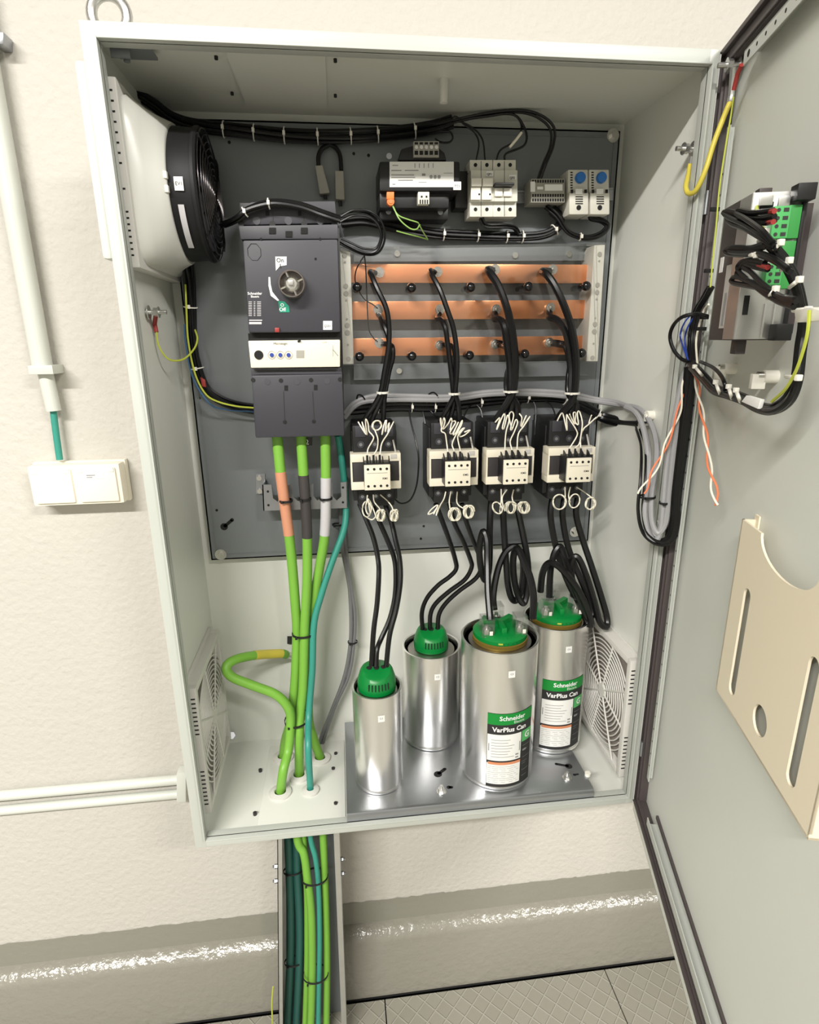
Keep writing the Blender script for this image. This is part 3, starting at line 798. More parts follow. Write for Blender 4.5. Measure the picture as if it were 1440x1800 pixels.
for px, py in [(627.6, 505), (723, 506), (827, 505), (928, 504), (1030, 503), (632, 626.5), (724, 626), (825, 624.5), (922, 622), (1022, 620.5)]:
    c = Y(px, py, .188)
    q = B().cyl((c.x, .192, c.z), (c.x, .248, c.z), .0045, n=14).lathe((c.x, 0, c.z), [(.0001, .178), (.004, .1788), (.0070, .1815), (.0082, .186), (.0075, .1905), (.005, .194)], axis='y', n=20)
    q.obj('spacer_knob', 'gloss_black', bb)
p = B(); cy_ = .1945
p.pq([(597, 434), (1065, 427), (1050, 637), (603, 642)], cy_, cy_+.0015)
p.pq([(597, 434), (1065, 427), (1065, 429), (597, 436)], cy_, .215)
p.obj('clear_cover', 'clear_plastic', bb, label='clear plastic cover sheet')
for px, py in [(667, 479), (769, 478), (870, 474), (971, 474), (665, 544), (773, 544), (872, 544), (967, 541), (667, 603), (773, 607), (870, 605), (965, 602)]:
    c = Y(px, py, .221)
    q = B().cyl(c, c-Vector((0, .003, 0)), .0085, n=20).cyl(c-Vector((0, .003, 0)), c-Vector((0, .009, 0)), .0062, n=6).cyl(c-Vector((0, .009, 0)), c-Vector((0, .014, 0)), .003, n=10)
    q.obj('bolt', 'chrome', bb)

# ------------------------------------------------------------------ contactors
def make_contactor(c, label):
    t = thing('contactor', c, label, 'contactor', 'black and cream contactors in a row')
    L = lambda v: Vector(c)+v
    def bx(*a, **k): return B(L).box(*a, **k)
    p = bx(-.040, .040, -.078, 0, -.060, .068, bev=.003); p.xf = L
    p.box(-.038, .038, -.092, 0, .030, .078, .003); p.box(-.032, .034, -.085, 0, -.070, -.028, .004)
    body = p.obj('body', 'black_plastic', t)
    p = B(L)
    for i in range(3):
        x = -.024+.024*i
        p.cyl((x, -.0915, .045), (x, -.0935, .045), .0062, n=16); p.cyl((x, -.084, -.05), (x, -.0865, -.05), .0062, n=16)
        p.box(x-.009, x+.009, -.094, -.06, .058, .0775, .001)
    p.obj('terminal', 'charcoal_plastic', t)
    p = B(L)
    for i in range(3):
        x = -.024+.024*i
        p.cyl((x, -.0932, .045), (x, -.0940, .045), .003, n=10); p.cyl((x, -.0862, -.05), (x, -.087, -.05), .003, n=10)
    p.obj('terminal_screw', 'zinc', t)
    p = B(L); p.box(-.0435, .0435, -.111, -.080, .0175, .0315, .0012); p.box(-.0435, .0435, -.111, -.080, -.0315, -.0175, .0012)
    p.box(-.0435, -.0405, -.1105, -.080, -.02, .02); p.box(.0405, .0435, -.1105, -.080, -.02, .02)
    p.obj('front_frame', 'cream_plastic', t)
    p = B(L); p.box(-.0405, -.018, -.1085, -.08, -.0172, .0172, .001); p.box(.018, .0405, -.1085, -.08, -.0172, .0172, .001); p.obj('front_window', 'black_rubber', t)
    p = B(L); ax0, ax1 = -.0215, .0215
    p.box(ax0, ax1, -.143, -.108, -.024, .0205, .001)
    for i in range(5):
        x = ax0+(ax1-ax0)*i/4; p.prism([(x-.0008, -.142, .0195), (x-.0008, -.125, .0195), (x-.0008, -.125, .030), (x-.0008, -.133, .027)], (.0016, 0, 0))
    p.obj('auxiliary_block', 'black_plastic', t)
    p = B(L); p.box(ax0-.0003, ax1+.0003, -.1475, -.1425, -.0235, .0195, .001); af = p.obj('auxiliary_face', 'cream_plastic', t)
    p = B(L)
    for i in range(4):
        x = -.0155+.0105*i; p.cyl((x, -.1474, .0125), (x, -.1480, .0125), .0022, n=12); p.cyl((x, -.1474, -.0165), (x, -.1480, -.0165), .0022, n=12)
    p.obj('face_hole', 'dark_void', af)
    p = B(L); p.box(-.017, .017, -.1479, -.1474, .0055, .0061); p.obj('face_line', 'print_grey', af)
    p = B(L)
    for i in range(3):
        x = -.0155+.0105*i; p.cyl((x, -.136, .018), (x, -.136, .034), .0019, n=8)
    p.obj('wire_sleeve', 'black_plastic', t)
    p = B(L); p.box(.026, .037, -.112, -.08, .022, .030, .001); p.cyl((.036, -.1, .03), (.032, -.095, .052), .0016, n=6); p.obj('suppressor', 'clear_insulation', t)
    return t
def copy_tree(o, parent=None):
    c = o.copy(); COL.objects.link(c); c.parent = parent; ORG[c.name] = ORG.get(o.name, Vector((0, 0, 0)))
    for ch in [x for x in list(bpy.data.objects) if x.parent == o]: copy_tree(ch, c)
    return c
klab = ['cream and black contactor nearest the circuit breaker, first in the row', 'cream and black contactor second in the row, right of the hanging black wire loop',
        'cream and black contactor third in the row, above the front labelled capacitor', 'cream and black contactor at the right end of the row, beside the side wall']
CC = [Y(661, 829, .14), Y(798, 823, .14), Y(896.5, 820, .14), Y(1004, 817, .14)]
cons = []
for i, c in enumerate(CC):
    c = Vector((c.x, PY, c.z))
    if i == 0: t = make_contactor(c, klab[0])
    else:
        t = copy_tree(cons[0]); t.location = c; ORG[t.name] = c; t['label'] = klab[i]
    cons.append(t)
for i, t in enumerate(cons):
    c = ORG[t.name]
    text_bm('KM%d' % (i+1), .0048, lambda u, v: Vector((c.x+.0085+u, c.y-.1478, c.z-.0055+v)), .0001).obj('name_text', 'print_black', t)
# pale damping wires, crimped and curled
def zz(o, s, P, y): return [((x/s+o[0]), (yy/s+o[1]), y) for x, yy in P]
def coil(cx, cy, rx, ry, turns, dx, st=-1.57, tilt=0):
    out = []; n_ = int(turns*12)
    for k in range(n_+1):
        a = st+2*math.pi*k/12; ex, ey = rx*math.cos(a), ry*math.sin(a)
        out.append((cx+ex*math.cos(tilt)-ey*math.sin(tilt)+dx*k/12, cy+ex*math.sin(tilt)+ey*math.cos(tilt)))
    return out
s6 = 5.54
O1, O2 = (600, 700), (840, 700)
wires = [
 # (contactor, origin, points, top?)
 (0, O1, [(255, 545), (262, 490), (314, 395), (300, 355), (270, 320), (262, 250), (240, 203), (238, 260), (250, 355), (222, 290), (203, 232), (225, 320), (240, 350), (200, 290), (165, 230)], 1),
 (0, O1, [(320, 545), (350, 490), (357, 400), (335, 330)]+coil(352, 265, 42, 48, 2.6, -4, 1.8, .5), 1),
 (0, O1, [(378, 545), (395, 440), (450, 350), (490, 270), (510, 230), (470, 310), (455, 330), (468, 240), (440, 300), (430, 320), (440, 215), (415, 290), (397, 352), (410, 280), (432, 215)], 1),
 (0, O1, [(255, 945), (250, 1000)]+coil(250, 1080, 42, 75, 1.4, -2)+coil(262, 1060, 30, 70, 1, 10)+[(330, 1130), (325, 1165), (290, 1182), (220, 1140)], 0),
 (0, O1, [(312, 940), (322, 1010), (370, 1070)]+coil(365, 1140, 33, 55, 3.1, 12, -1.2), 0),
 (0, O1, [(380, 940), (450, 1000), (492, 1055)]+coil(495, 1140, 28, 55, 3.1, 13, -1.3), 0),
 (1, O1, [(1038, 520), (1025, 420), (1012, 345), (975, 320), (985, 250), (1000, 192), (1010, 230), (985, 300), (965, 220), (970, 200), (985, 300), (1040, 250), (1070, 195), (1080, 230)], 1),
 (1, O1, [(1100, 510), (1080, 450), (1110, 372), (1170, 260), (1175, 220), (1120, 330), (1090, 350), (1140, 235), (1085, 340), (1060, 330), (1115, 235), (1080, 230), (1060, 310)], 1),
 (1, O1, [(1160, 510), (1135, 390), (1150, 350), (1200, 290), (1160, 330), (1130, 350), (1190, 290), (1150, 370), (1200, 360), (1255, 310), (1200, 330)], 1),
 (1, O1, [(1018, 910), (1000, 980), (960, 1050), (925, 1140), (945, 1045), (900, 1110), (845, 1130), (880, 1080), (940, 1040), (900, 1130)], 0),
 (1, O1, [(1068, 910), (1052, 1000), (1058, 1060)]+coil(1080, 1130, 48, 62, 3.1, 15, -2), 0),
 (1, O1, [(1130, 910), (1128, 1020), (1185, 1070)]+coil(1220, 1105, 40, 62, 3.4, 12, -2.2), 0),
 (2, O2, [(265, 500), (268, 400), (280, 310), (305, 220), (290, 165), (255, 290), (240, 285), (265, 180), (250, 160), (190, 295), (190, 280), (215, 190), (170, 235)], 1),
 (2, O2, [(333, 500), (316, 420), (355, 330), (388, 240), (370, 210), (335, 300), (320, 295), (350, 170), (330, 132), (305, 170), (330, 290), (345, 280)], 1),
 (2, O2, [(383, 495), (395, 350), (450, 270), (508, 178), (440, 270), (430, 270), (472, 170), (430, 260), (420, 265), (430, 190), (405, 150)], 1),
 (2, O2, [(228, 885), (228, 1000), (215, 1100)]+coil(188, 1068, 42, 60, 2.4, 3, 1.2, -.5), 0),
 (2, O2, [(285, 890), (240, 960), (245, 1040)]+coil(300, 1065, 42, 55, 2.5, 16, 2.5), 0),
 (2, O2, [(350, 890), (335, 960), (350, 1020), (390, 1060)]+coil(425, 1065, 40, 55, 3.1, 15, 2.7), 0),
 (3, O2, [(895, 485), (965, 370), (960, 310), (890, 200), (865, 165), (870, 300), (862, 290), (835, 170), (820, 145), (800, 170), (775, 220)], 1),
 (3, O2, [(945, 485), (990, 440), (1010, 330), (1018, 230), (990, 130), (970, 150), (980, 255), (950, 230), (955, 145), (930, 150), (945, 250), (915, 200), (895, 155)], 1),
 (3, O2, [(1002, 480), (1003, 380), (1030, 300), (1080, 255), (1155, 185)], 1),
 (3, O2, [(1080, 255), (1090, 215), (1108, 165)], 1),
 (3, O2, [(850, 865), (852, 960), (845, 1040)]+coil(790, 1010, 62, 72, 2.1, 5, .6), 0),
 (3, O2, [(902, 865), (885, 950), (900, 1010)]+coil(940, 1000, 50, 68, 2.2, 2, 2.8, .3), 0),
 (3, O2, [(960, 865), (1040, 915), (1110, 970)]+coil(1085, 1025, 42, 58, 2.4, 10, -.8, .2), 0),
]
for ci, og, P, top in wires:
    pts = zz(og, s6, P, .118)
    n_ = len(pts); out = []
    for k, (x, yy, d) in enumerate(pts):
        fr_ = k/(n_-1)
        base = (.114 if fr_ < .15 else .118) if top else .150-.03*min(1, fr_*3)
        out.append((x, yy, base+.004*math.sin(k*1.9)))
    B().tube(spline(W(out), 4), .00115, 6).obj('damping_wire', 'white_wire', cons[ci])

# ------------------------------------------------------------------ power cables
def wire(name, label, cat, pts, r, m, group=None, n=8, k=7):
    o = cable(pts, r, n, k).obj(name, m); tag(o, label, cat, group); return o
def interp(pts, ya, yb):        # give depth to bare pixel points, linear along the list
    n_ = len(pts); return [(p[0], p[1], p[2] if len(p) > 2 else ya+(yb-ya)*i/(n_-1)) for i, p in enumerate(pts)]
UG = 'black cables from the copper bars to the contactors'
ordn = ['first', 'second', 'third', 'last']
place = ['at the left end of the copper bars', 'second from the left on the copper bars', 'third from the left on the copper bars', 'at the right end of the copper bars']
up = [
 [[(660, 480, .212), (651, 478, .198), (654, 486, .180), (663, 507, .170), (679, 542, .164), (684, 577), (683, 611), (676, 653), (669, 690, .165), (658, 712), (641, 737), (632, 760, .185)],
  [(665, 553, .214), (669, 558, .200), (675, 572, .180), (684, 600, .172), (682, 640), (673, 690, .168), (666, 712), (655, 737), (652, 762, .185)],
  [(672, 604, .214), (685, 606, .190), (690, 612, .178), (690, 630, .176), (684, 653), (677, 690, .170), (675, 712), (674, 737), (674, 764, .185)]],
 [[(764, 479, .212), (757, 476, .198), (761, 486, .182), (774, 511, .170), (788, 549, .164), (797, 577), (803, 618), (803, 655), (799, 692, .166), (790, 712), (776, 738), (768, 762, .185)],
  [(773, 552, .214), (768, 560, .200), (776, 563, .185), (783, 578, .175), (787, 605), (793, 653), (797, 692, .172), (797, 712), (791, 738), (788, 764, .185)],
  [(778, 606, .214), (790, 607, .198), (798, 613, .182), (801, 630), (800, 655), (801, 692, .166), (806, 712), (808, 738), (810, 764, .185)]],
 [[(866, 475, .212), (858, 474, .198), (861, 479, .180), (875, 500, .168), (889, 535, .160), (899, 573), (905, 618), (906, 653), (902, 688, .160), (890, 712), (872, 740), (866, 765, .185)],
  [(870, 552, .214), (869, 560, .200), (880, 563, .184), (887, 578, .174), (891, 605), (896, 640), (897, 688, .166), (899, 712), (893, 738), (890, 766, .185)],
  [(876, 604, .214), (886, 607, .198), (893, 614, .182), (898, 640), (893, 660), (893, 688, .170), (908, 712), (910, 738), (912, 766, .185)]],
 [[(966, 477, .212), (954, 477, .198), (960, 481, .180), (974, 500, .168), (990, 533, .160), (1004, 573), (1012, 618), (1013, 653), (1010, 690, .160), (1003, 708), (985, 730), (972, 756, .185)],
  [(966, 550, .214), (966, 557, .200), (979, 562, .184), (991, 576, .174), (999, 600), (1005, 645), (1004, 690, .166), (1006, 710), (1001, 732), (996, 758, .185)],
  [(972, 603, .214), (985, 605, .198), (996, 610, .182), (1003, 640), (1001, 660), (1000, 690, .170), (1011, 708), (1015, 730), (1019, 758, .185)]]]
R4 = [.0046, .0046, .0064, .0064]
barn = ['top', 'middle', 'bottom']
place2 = ['farthest left, nearest the breaker', 'second from the left', 'third from the left', 'farthest right, nearest the side wall']
for g, trio in enumerate(up):
    for j, pts in enumerate(trio):
        q = []
        last = .17
        for p in pts:
            last = p[2] if len(p) > 2 else last; q.append((p[0], p[1], last))
        wire('power_cable', 'black cable from the %s copper bar, bundle %s' % (barn[j], place2[g]), 'cable', q, R4[g], 'black_cable', UG)
def ring_tie(name, c, rx, ry, w_, m, parent=None, label=None, cat=None, group=None, axis='z', tilt=0):
    """closed flat band around a bundle; c world centre"""
    q = B(); n_ = 24; c = Vector(c); vs = []
    for k in range(n_):
        a = 2*math.pi*k/n_
        for r_ in (0, 1):
            d = Vector((rx*math.cos(a), ry*math.sin(a), (-w_/2, w_/2)[r_]+tilt*math.cos(a)*rx))
            if axis == 'x': d = Vector((d.z, d.y, d.x))
            vs.append(c+d)
    t2 = []
    for k in range(n_):
        a = 2*math.pi*k/n_
        for r_ in (0, 1):
            d = Vector(((rx+.0012)*math.cos(a), (ry+.0012)*math.sin(a), (-w_/2, w_/2)[r_]+tilt*math.cos(a)*rx))
            if axis == 'x': d = Vector((d.z, d.y, d.x))
            t2.append(c+d)
    V = vs+t2; N = 2*n_; F = []
    for k in range(n_):
        a, b = 2*k, 2*((k+1) % n_)
        F += [(N+a, N+b, N+b+1, N+a+1), (a, a+1, b+1, b), (a, b, N+b, N+a), (a+1, N+a+1, N+b+1, b+1)]
    q.poly(V, F)
    hd_ = c+(Vector((-rx*.6, -ry-.002, 0)) if axis == 'z' else Vector((0, -ry-.002, rx*.6)))
    q.box(hd_.x-.002, hd_.x+.002, hd_.y-.0018, hd_.y+.0018, hd_.z-.002, hd_.z+.002)
    o = q.obj(name, m, parent)
    if not parent: tag(o, label, cat, group)
    return o
for g, (px, py) in enumerate([(673, 690), (799, 692), (898, 688), (1006, 691)]):
    ring_tie('cable_tie', Y(px, py, .165), (.0095, .0095, .0125, .0125)[g], (.0095, .0095, .0125, .0125)[g], .0035, 'tie_white',
             label='white cable tie around the black bundle %s' % place2[g], cat='cable tie', group='white cable ties above the contactors')

low = [
 [[(632, 885, .185), (644, 913), (657, 947), (665, 985), (666, 1013), (663, 1061), (657, 1108), (653, 1170, .078)],
  [(654, 885, .185), (667, 917), (681, 949), (693, 981), (696, 1013), (694, 1051), (685, 1089), (670, 1123), (663, 1142), (661, 1172, .078)],
  [(677, 885, .185), (688, 917), (695, 947), (703, 985), (704, 1023), (697, 1070), (685, 1117), (679, 1172, .078)]],
 [[(766, 885, .185), (775, 909), (789, 947), (800, 982), (802, 1000), (790, 1014), (770, 1029), (751, 1051), (742, 1076), (743, 1108, .196)],
  [(790, 885, .185), (799, 919), (814, 951), (827, 983), (829, 998), (817, 1019), (789, 1040), (766, 1061), (757, 1080), (756, 1108, .196)],
  [(812, 885, .185), (818, 911), (832, 951), (844, 980), (846, 998), (836, 1017), (808, 1038), (785, 1059), (772, 1080), (769.5, 1108, .196)]],
 [[(864, 880, .185), (862, 905, .18), (861, 939, .175), (861, 975, .17), (859, 1005, .165), (853, 1020, .16), (846, 1000, .155), (843, 965, .15), (849, 935, .145), (856, 950, .135), (857, 990, .12), (858, 1040, .095), (862, 1090, .068)],
  [(886, 882, .185), (885, 905, .18), (887, 945, .175), (890, 987, .165), (893, 1026, .155), (899, 1050, .15), (907, 1056, .15), (915, 1042, .15), (920, 1010, .155), (918, 978, .16), (906, 961, .165), (891, 968, .165), (879, 990, .155), (871, 1020, .14), (867, 1050, .125), (869, 1072, .118)],
  [(908, 882, .185), (913, 908, .175), (920, 942, .165), (927, 980, .155), (929, 1015, .15), (926, 1045, .145), (921, 1060, .14), (913, 1052, .14), (906, 1030, .14), (902, 997, .14), (904, 972, .138), (911, 965, .13), (920, 985, .115), (932, 1015, .098), (938, 1048, .080), (937, 1088, .068)]],
 [[(972, 872, .185), (968, 905, .18), (975, 950, .175), (986, 990, .165), (1001, 1028, .15), (1018, 1060, .14), (1032, 1092, .13), (1040, 1098, .12), (1034, 1075, .115), (1018, 1040, .12), (998, 1012, .125), (980, 994, .13), (964, 990, .14), (954, 1008, .145), (950, 1040, .148)],
  [(993, 872, .185), (989, 905, .18), (996, 950, .175), (1007, 985, .165), (1023, 1022, .15), (1036, 1055, .14), (1041, 1080, .13), (1034, 1086, .125), (1022, 1062, .13), (1006, 1020, .14), (995, 985, .15), (986, 962, .16), (977, 968, .16), (970, 990, .158), (967, 1015, .155), (966, 1050, .15)],
  [(1016, 872, .185), (1013, 905, .18), (1025, 950, .17), (1040, 995, .155), (1056, 1045, .14), (1067, 1085, .13), (1066, 1102, .12), (1054, 1092, .118), (1044, 1055, .12), (1030, 1010, .13), (1016, 980, .14), (1006, 985, .145), (1005, 1010, .148), (1008, 1048, .15)]]]
cn = ['small front capacitor', 'rear unlabelled capacitor', 'front labelled capacitor', 'right rear labelled capacitor']
pos3 = ['left', 'middle', 'right']
for g, trio in enumerate(low):
    for j, pts in enumerate(trio):
        ds = [(i, p[2]) for i, p in enumerate(pts) if len(p) > 2]; q = []
        for i, p in enumerate(pts):
            lo = max([d for d in ds if d[0] <= i]); hi = min([d for d in ds if d[0] >= i])
            y = lo[1] if lo[0] == hi[0] else lo[1]+(hi[1]-lo[1])*(i-lo[0])/(hi[0]-lo[0]); q.append((p[0], p[1], y))
        wire('power_cable', 'black cable running down to the %s terminal of the %s' % (pos3[j], cn[g]), 'cable', q, R4[g], 'black_cable', 'black cables from the contactors to the capacitors')

# ------------------------------------------------------------------ green mains cables
def fill(pts):
    ds = [(i, p[2]) for i, p in enumerate(pts) if len(p) > 2]; q = []
    for i, p in enumerate(pts):
        lo = max([d for d in ds if d[0] <= i]); hi = min([d for d in ds if d[0] >= i])
        q.append((p[0], p[1], lo[1] if lo[0] == hi[0] else lo[1]+(hi[1]-lo[1])*(i-lo[0])/(hi[0]-lo[0])))
    return q
A = fill([(487, 765, .175), (493, 829, .172), (500, 883), (508, 940), (514, 996), (519, 1060), (522, 1111, .185), (519, 1192), (512, 1262, .18), (502, 1300), (498, 1330, .205)])
Bc = fill([(529, 765, .175), (534, 842, .172), (538, 898), (540, 945), (540, 1021), (536, 1098, .172), (533, 1205), (528, 1255), (526, 1300), (526, 1362, .150)])
Cc = fill([(572, 765, .175), (573, 868, .172), (571, 940), (562, 996), (553, 1047), (545, 1105, .19), (543, 1180), (543, 1262, .2), (552, 1300), (563, 1332, .215)])
Dt = fill([(594, 765, .20), (600, 800, .21), (607, 870, .218), (606, 925), (583, 990, .19), (565, 1045), (552, 1098, .17), (549, 1180), (543, 1255, .155), (542, 1317), (546, 1388, .110)])
Ec = fill([(503, 1151, .245), (495, 1149, .235), (470, 1150, .215), (447, 1152, .19), (415, 1159, .16), (398, 1172, .145), (408, 1190, .14), (450, 1207), (485, 1221), (506, 1243), (511, 1267, .145), (507, 1317), (498, 1355), (493, 1392, .107)])
def land(P, z=.004):
    x_, y_, _ = P[-1]; P[-1] = (x_, y_, Z(x_, y_, z).y); P[-2] = (P[-2][0], P[-2][1], P[-1][2]-.001)
for P_ in (A, Bc, Cc, Dt, Ec): land(P_)
gc = []
for nm, pts, r_, m_, lb in (('mains_cable', A, .0093, 'lime_cable', 'lime green mains cable with an orange sleeve, leftmost under the breaker'),
                   ('mains_cable', Bc, .0090, 'lime_cable', 'lime green mains cable with a dark grey sleeve, middle of the three'),
                   ('mains_cable', Cc, .0090, 'lime_cable', 'lime green mains cable with a pale grey sleeve, rightmost of the three'),
                   ('neutral_cable', Dt, .0064, 'teal_cable', 'thinner teal cable bending out right of the lime cables'),
                   ('earth_cable', Ec, .0088, 'lime_cable', 'lime green earth cable curling left to a yellow lug end low in the cabinet')):
    t = thing(nm, Y(*pts[-1]), lb, 'cable', 'green cables entering through the cabinet floor' if nm != 'earth_cable' else None)
    B().tube(spline(W(pts), 8), r_, 14).obj('sheath', m_, t); gc.append(t)
def sleeve(t, pts, y0, y1, r_, m_, name='sleeve', label=None, byx=False):
    S = spline([Vector(p) for p in pts], 10)
    S = [p for p in S if y0 <= (p.x if byx else p.y) <= y1]
    return B().tube([Y(*p) for p in S], r_, 14).obj(name, m_, t, label)
sleeve(gc[0], A, 829, 940, .0098, 'orange_sleeve', label='orange sleeve')
sleeve(gc[1], Bc, 832, 945, .0095, 'dark_sleeve', label='dark grey sleeve')
sleeve(gc[2], Cc, 832, 940, .0095, 'grey_sleeve', label='pale grey sleeve')
S = [p for p in spline([Vector(p) for p in Ec], 10) if 447 <= p.x <= 496 and p.y < 1165]
B().tube([Y(*p) for p in S], .0092, 14).obj('sleeve', 'yellow', gc[4], label='yellow sleeve')
B().tube([Y(500, 1150, .24), Y(510, 1153, .25), Y(512, 1154, .268)], .006, 12).obj('lug', 'chrome', gc[4], label='metal cable lug')
for px, py, rx, tl in [(503, 880, .0108, .1), (536, 877, .0105, 0), (573, 876, .0105, 0)]:
    ring_tie('cable_tie', Y(px, py, .172), rx, rx, .004, 'black_plastic', gc[[503, 536, 573].index(px)])
t_ = ring_tie('cable_tie', Y(534, 1113, .178), .0215, .018, .004, 'black_plastic', label='black cable tie around the green bundle, the upper one', cat='cable tie', group='black cable ties on the green bundle')
ring_tie('cable_tie', Y(523, 1263, .165), .0245, .028, .004, 'black_plastic', label='black cable tie around the green bundle where the curling cable joins it', cat='cable tie', group='black cable ties on the green bundle', tilt=.12)
# glands
gl = ['cable gland around the earth cable, front left in the cabinet floor', 'cable gland around the teal cable, front right in the cabinet floor', 'cable gland around the middle lime cable', 'cable gland around the rearmost left lime cable', 'cable gland around the rearmost right lime cable']
for k_, (pt, r_) in enumerate([((493, 1392, .107), .0150), ((546, 1388, .110), .0105), ((526, 1362, .150), .015), ((498, 1330, .205), .015), ((563, 1332, .215), .015)]):
    c = Z(pt[0], pt[1], .008); 
    q = B().lathe((c.x, c.y, 0), [(r_+.006, .0045), (r_+.006, .0085), (r_+.001, .0105), (r_-.003, .0115), (r_-.0042, .0100), (r_-.0042, .0045)], n=28)
    tag(q.obj('cable_gland', 'filter_plastic'), gl[k_], 'cable gland', 'cable glands in the cabinet floor')
# grey control cables, behind
t = thing('control_cable', Y(556, 1332, .24), 'pair of translucent grey control cables hanging behind the teal cable', 'cable')
G1 = fill([(598, 880, .24), (602, 960), (611, 1010), (616, 1047), (617, 1120), (607, 1185), (583, 1250), (566, 1292), (556, 1332, .238)])
G2 = fill([(603, 900, .24), (610, 980), (619, 1040), (624, 1080), (623, 1123), (614, 1185), (592, 1235), (572, 1292), (560, 1332, .238)])
cable(G1, .0042).obj('sheath', 'clear_grey_cable', t); cable(G2, .0036).obj('sheath', 'clear_grey_cable', t)
for px, py in [(593, 922), (620, 1128)]: ring_tie('cable_tie', Y(px, py, .24), .009, .008, .003, 'black_plastic', t)
# black "2" tag
q = B(); q.pbox(535, 769, 549, 783, .176, .178); t = q.obj('number_tag', 'print_black'); tag(t, 'small black tag with a white 2 under the breaker', 'tag')
text_bm('2', .0125, onY(537, 781.5, .1755), .0001).obj('tag_text', 'print_white', t)
q = B(); q.pbox(505, 1119, 516, 1132, .262, .264); t = q.obj('number_tag', 'print_black'); tag(t, 'small black tag on the back wall beside the green bundle', 'tag')

# ------------------------------------------------------------------ top row devices
rl = thing('din_rail', Y(950, 345, .25), 'steel mounting rail carrying the small devices in the upper right', 'rail')
p = B(); p.pq([(812, 338), (1078, 330), (1078, 352), (812, 360)], .236, .2375)
p.pq([(812, 338), (1078, 330), (1078, 333), (812, 341)], .232, .236); p.pq([(812, 357), (1078, 349), (1078, 352), (812, 360)], .232, .236)
p.pq([(812, 343), (1078, 335), (1078, 347), (812, 355)], .2375, .25)
p.obj('rail_profile', 'zinc', rl)
tr = thing('transformer', Y(738, 330, .25), 'black control transformer with a white rating label in the upper middle', 'transformer')
p = B(); p.pbox(667, 283, 809, 336, .165, .25, .004); p.pq([(700, 282), (706, 261), (728, 255), (770, 258), (782, 268), (786, 282)], .178, .25, .003)
p.pbox(667, 336, 790, 366, .178, .25, .004); p.pbox(668, 366, 788, 386, .205, .25, .002); p.pbox(800, 300, 826, 366, .21, .25, .003); p.obj('core', 'black_plastic', tr)
q = B(); q.pbox(685, 284, 798, 329, .1635, .165, .0005); tl = q.obj('rating_label', 'label_white', tr)
q = B()
for yy, a, b in [(290, 690, 700), (299, 688, 706), (299, 712, 736), (307, 688, 728), (311, 688, 730), (316, 700, 726), (323, 690, 695)]: q.pbox(a, yy, b, yy+1.3, .1629, .1634)
for k in range(5): q.pbox(729+k*8, 287, 730+k*8, 295, .1629, .1634)
for k in range(3): c = Y(758+k*7, 311, .1632); q.cyl(c, c-Vector((0, .0003, 0)), .0026, n=12)
q.pbox(742, 305, 748, 309, .1629, .1634); q.pbox(736, 320, 750, 320.6, .1629, .1634); q.pbox(780, 304, 796, 304.6, .1629, .1634)
q.obj('small_print', 'print_grey', tl)
q = B(); q.pbox(797, 319, 811, 334, .1615, .1634, .0008); tg = q.obj('name_tag', 'label_white', tr); text_bm('TC1', .005, onY(799, 329, .161)).obj('tag_text', 'print_black', tg)
q = B(); q.pbox(727, 248, 772, 277, .172, .2, .001); tb = q.obj('terminal_strip', 'grey_plastic', tr)
q = B(); 
for k in range(5):
    c = Y(732+k*8.8, 259, .1715); q.cyl(c, c-Vector((0, .0012, 0)), .0028, n=12)
q.obj('terminal_screw', 'bright_zinc', tb)
q = B(); 
for k in range(5): q.pbox(729+k*8.8, 265, 735+k*8.8, 272, .1712, .1719); q.pbox(729+k*8.8, 250, 735+k*8.8, 253.5, .1712, .1719)
q.obj('terminal_opening', 'dark_void', tb)
q = B(); q.pbox(735, 337, 755, 359, .165, .19, .001); tb = q.obj('terminal_strip', 'breaker_white', tr)
q = B(); 
for k in range(2): q.pbox(740+k*8.5, 344, 743+k*8.5, 347, .1642, .1649)
for k in range(4): q.pbox(738+k*4.2, 351, 740+k*4.2, 358, .1642, .1649)
q.obj('terminal_opening', 'dark_void', tb)
q = B(); q.pbox(680, 337, 693, 350, .165, .19, .001); c = Y(687, 354, .166); q.cyl(c, c+Vector((0, .02, 0)), .0058, n=18); ot = q.obj('earth_terminal', 'orange_plastic', tr, label='orange earth terminal')
c = Y(687, 354, .1655); B().cyl(c, c-Vector((0, .001, 0)), .0032, n=12).obj('terminal_screw', 'copper', ot)
discs([(683, 372), (774, 373), (684, 275)], .2045, .0045, 'zinc', 'fixing_screw', tr, .002)
for k_, pts in enumerate(([(690, 362, .17), (700, 378, .165), (718, 386, .165), (734, 391, .17), (737, 396, .18)], [(691, 362, .17), (702, 385, .163), (720, 401, .163), (732, 403, .165), (738, 395, .175)], [(697, 406, .2), (715, 411, .2), (735, 416, .2), (752, 421, .21)], [(738, 397, .18), (744, 408, .19), (752, 421, .21)])):
    wire('earth_wire', ['yellow green wire from the orange terminal, upper strand', 'yellow green wire from the orange terminal, lower strand', 'yellow green wire lying flat below the transformer', 'yellow green wire dropping to the top of the clear cover'][k_], 'wire', pts, .0011, 'green_wire', 'yellow green wires below the transformer', 6)
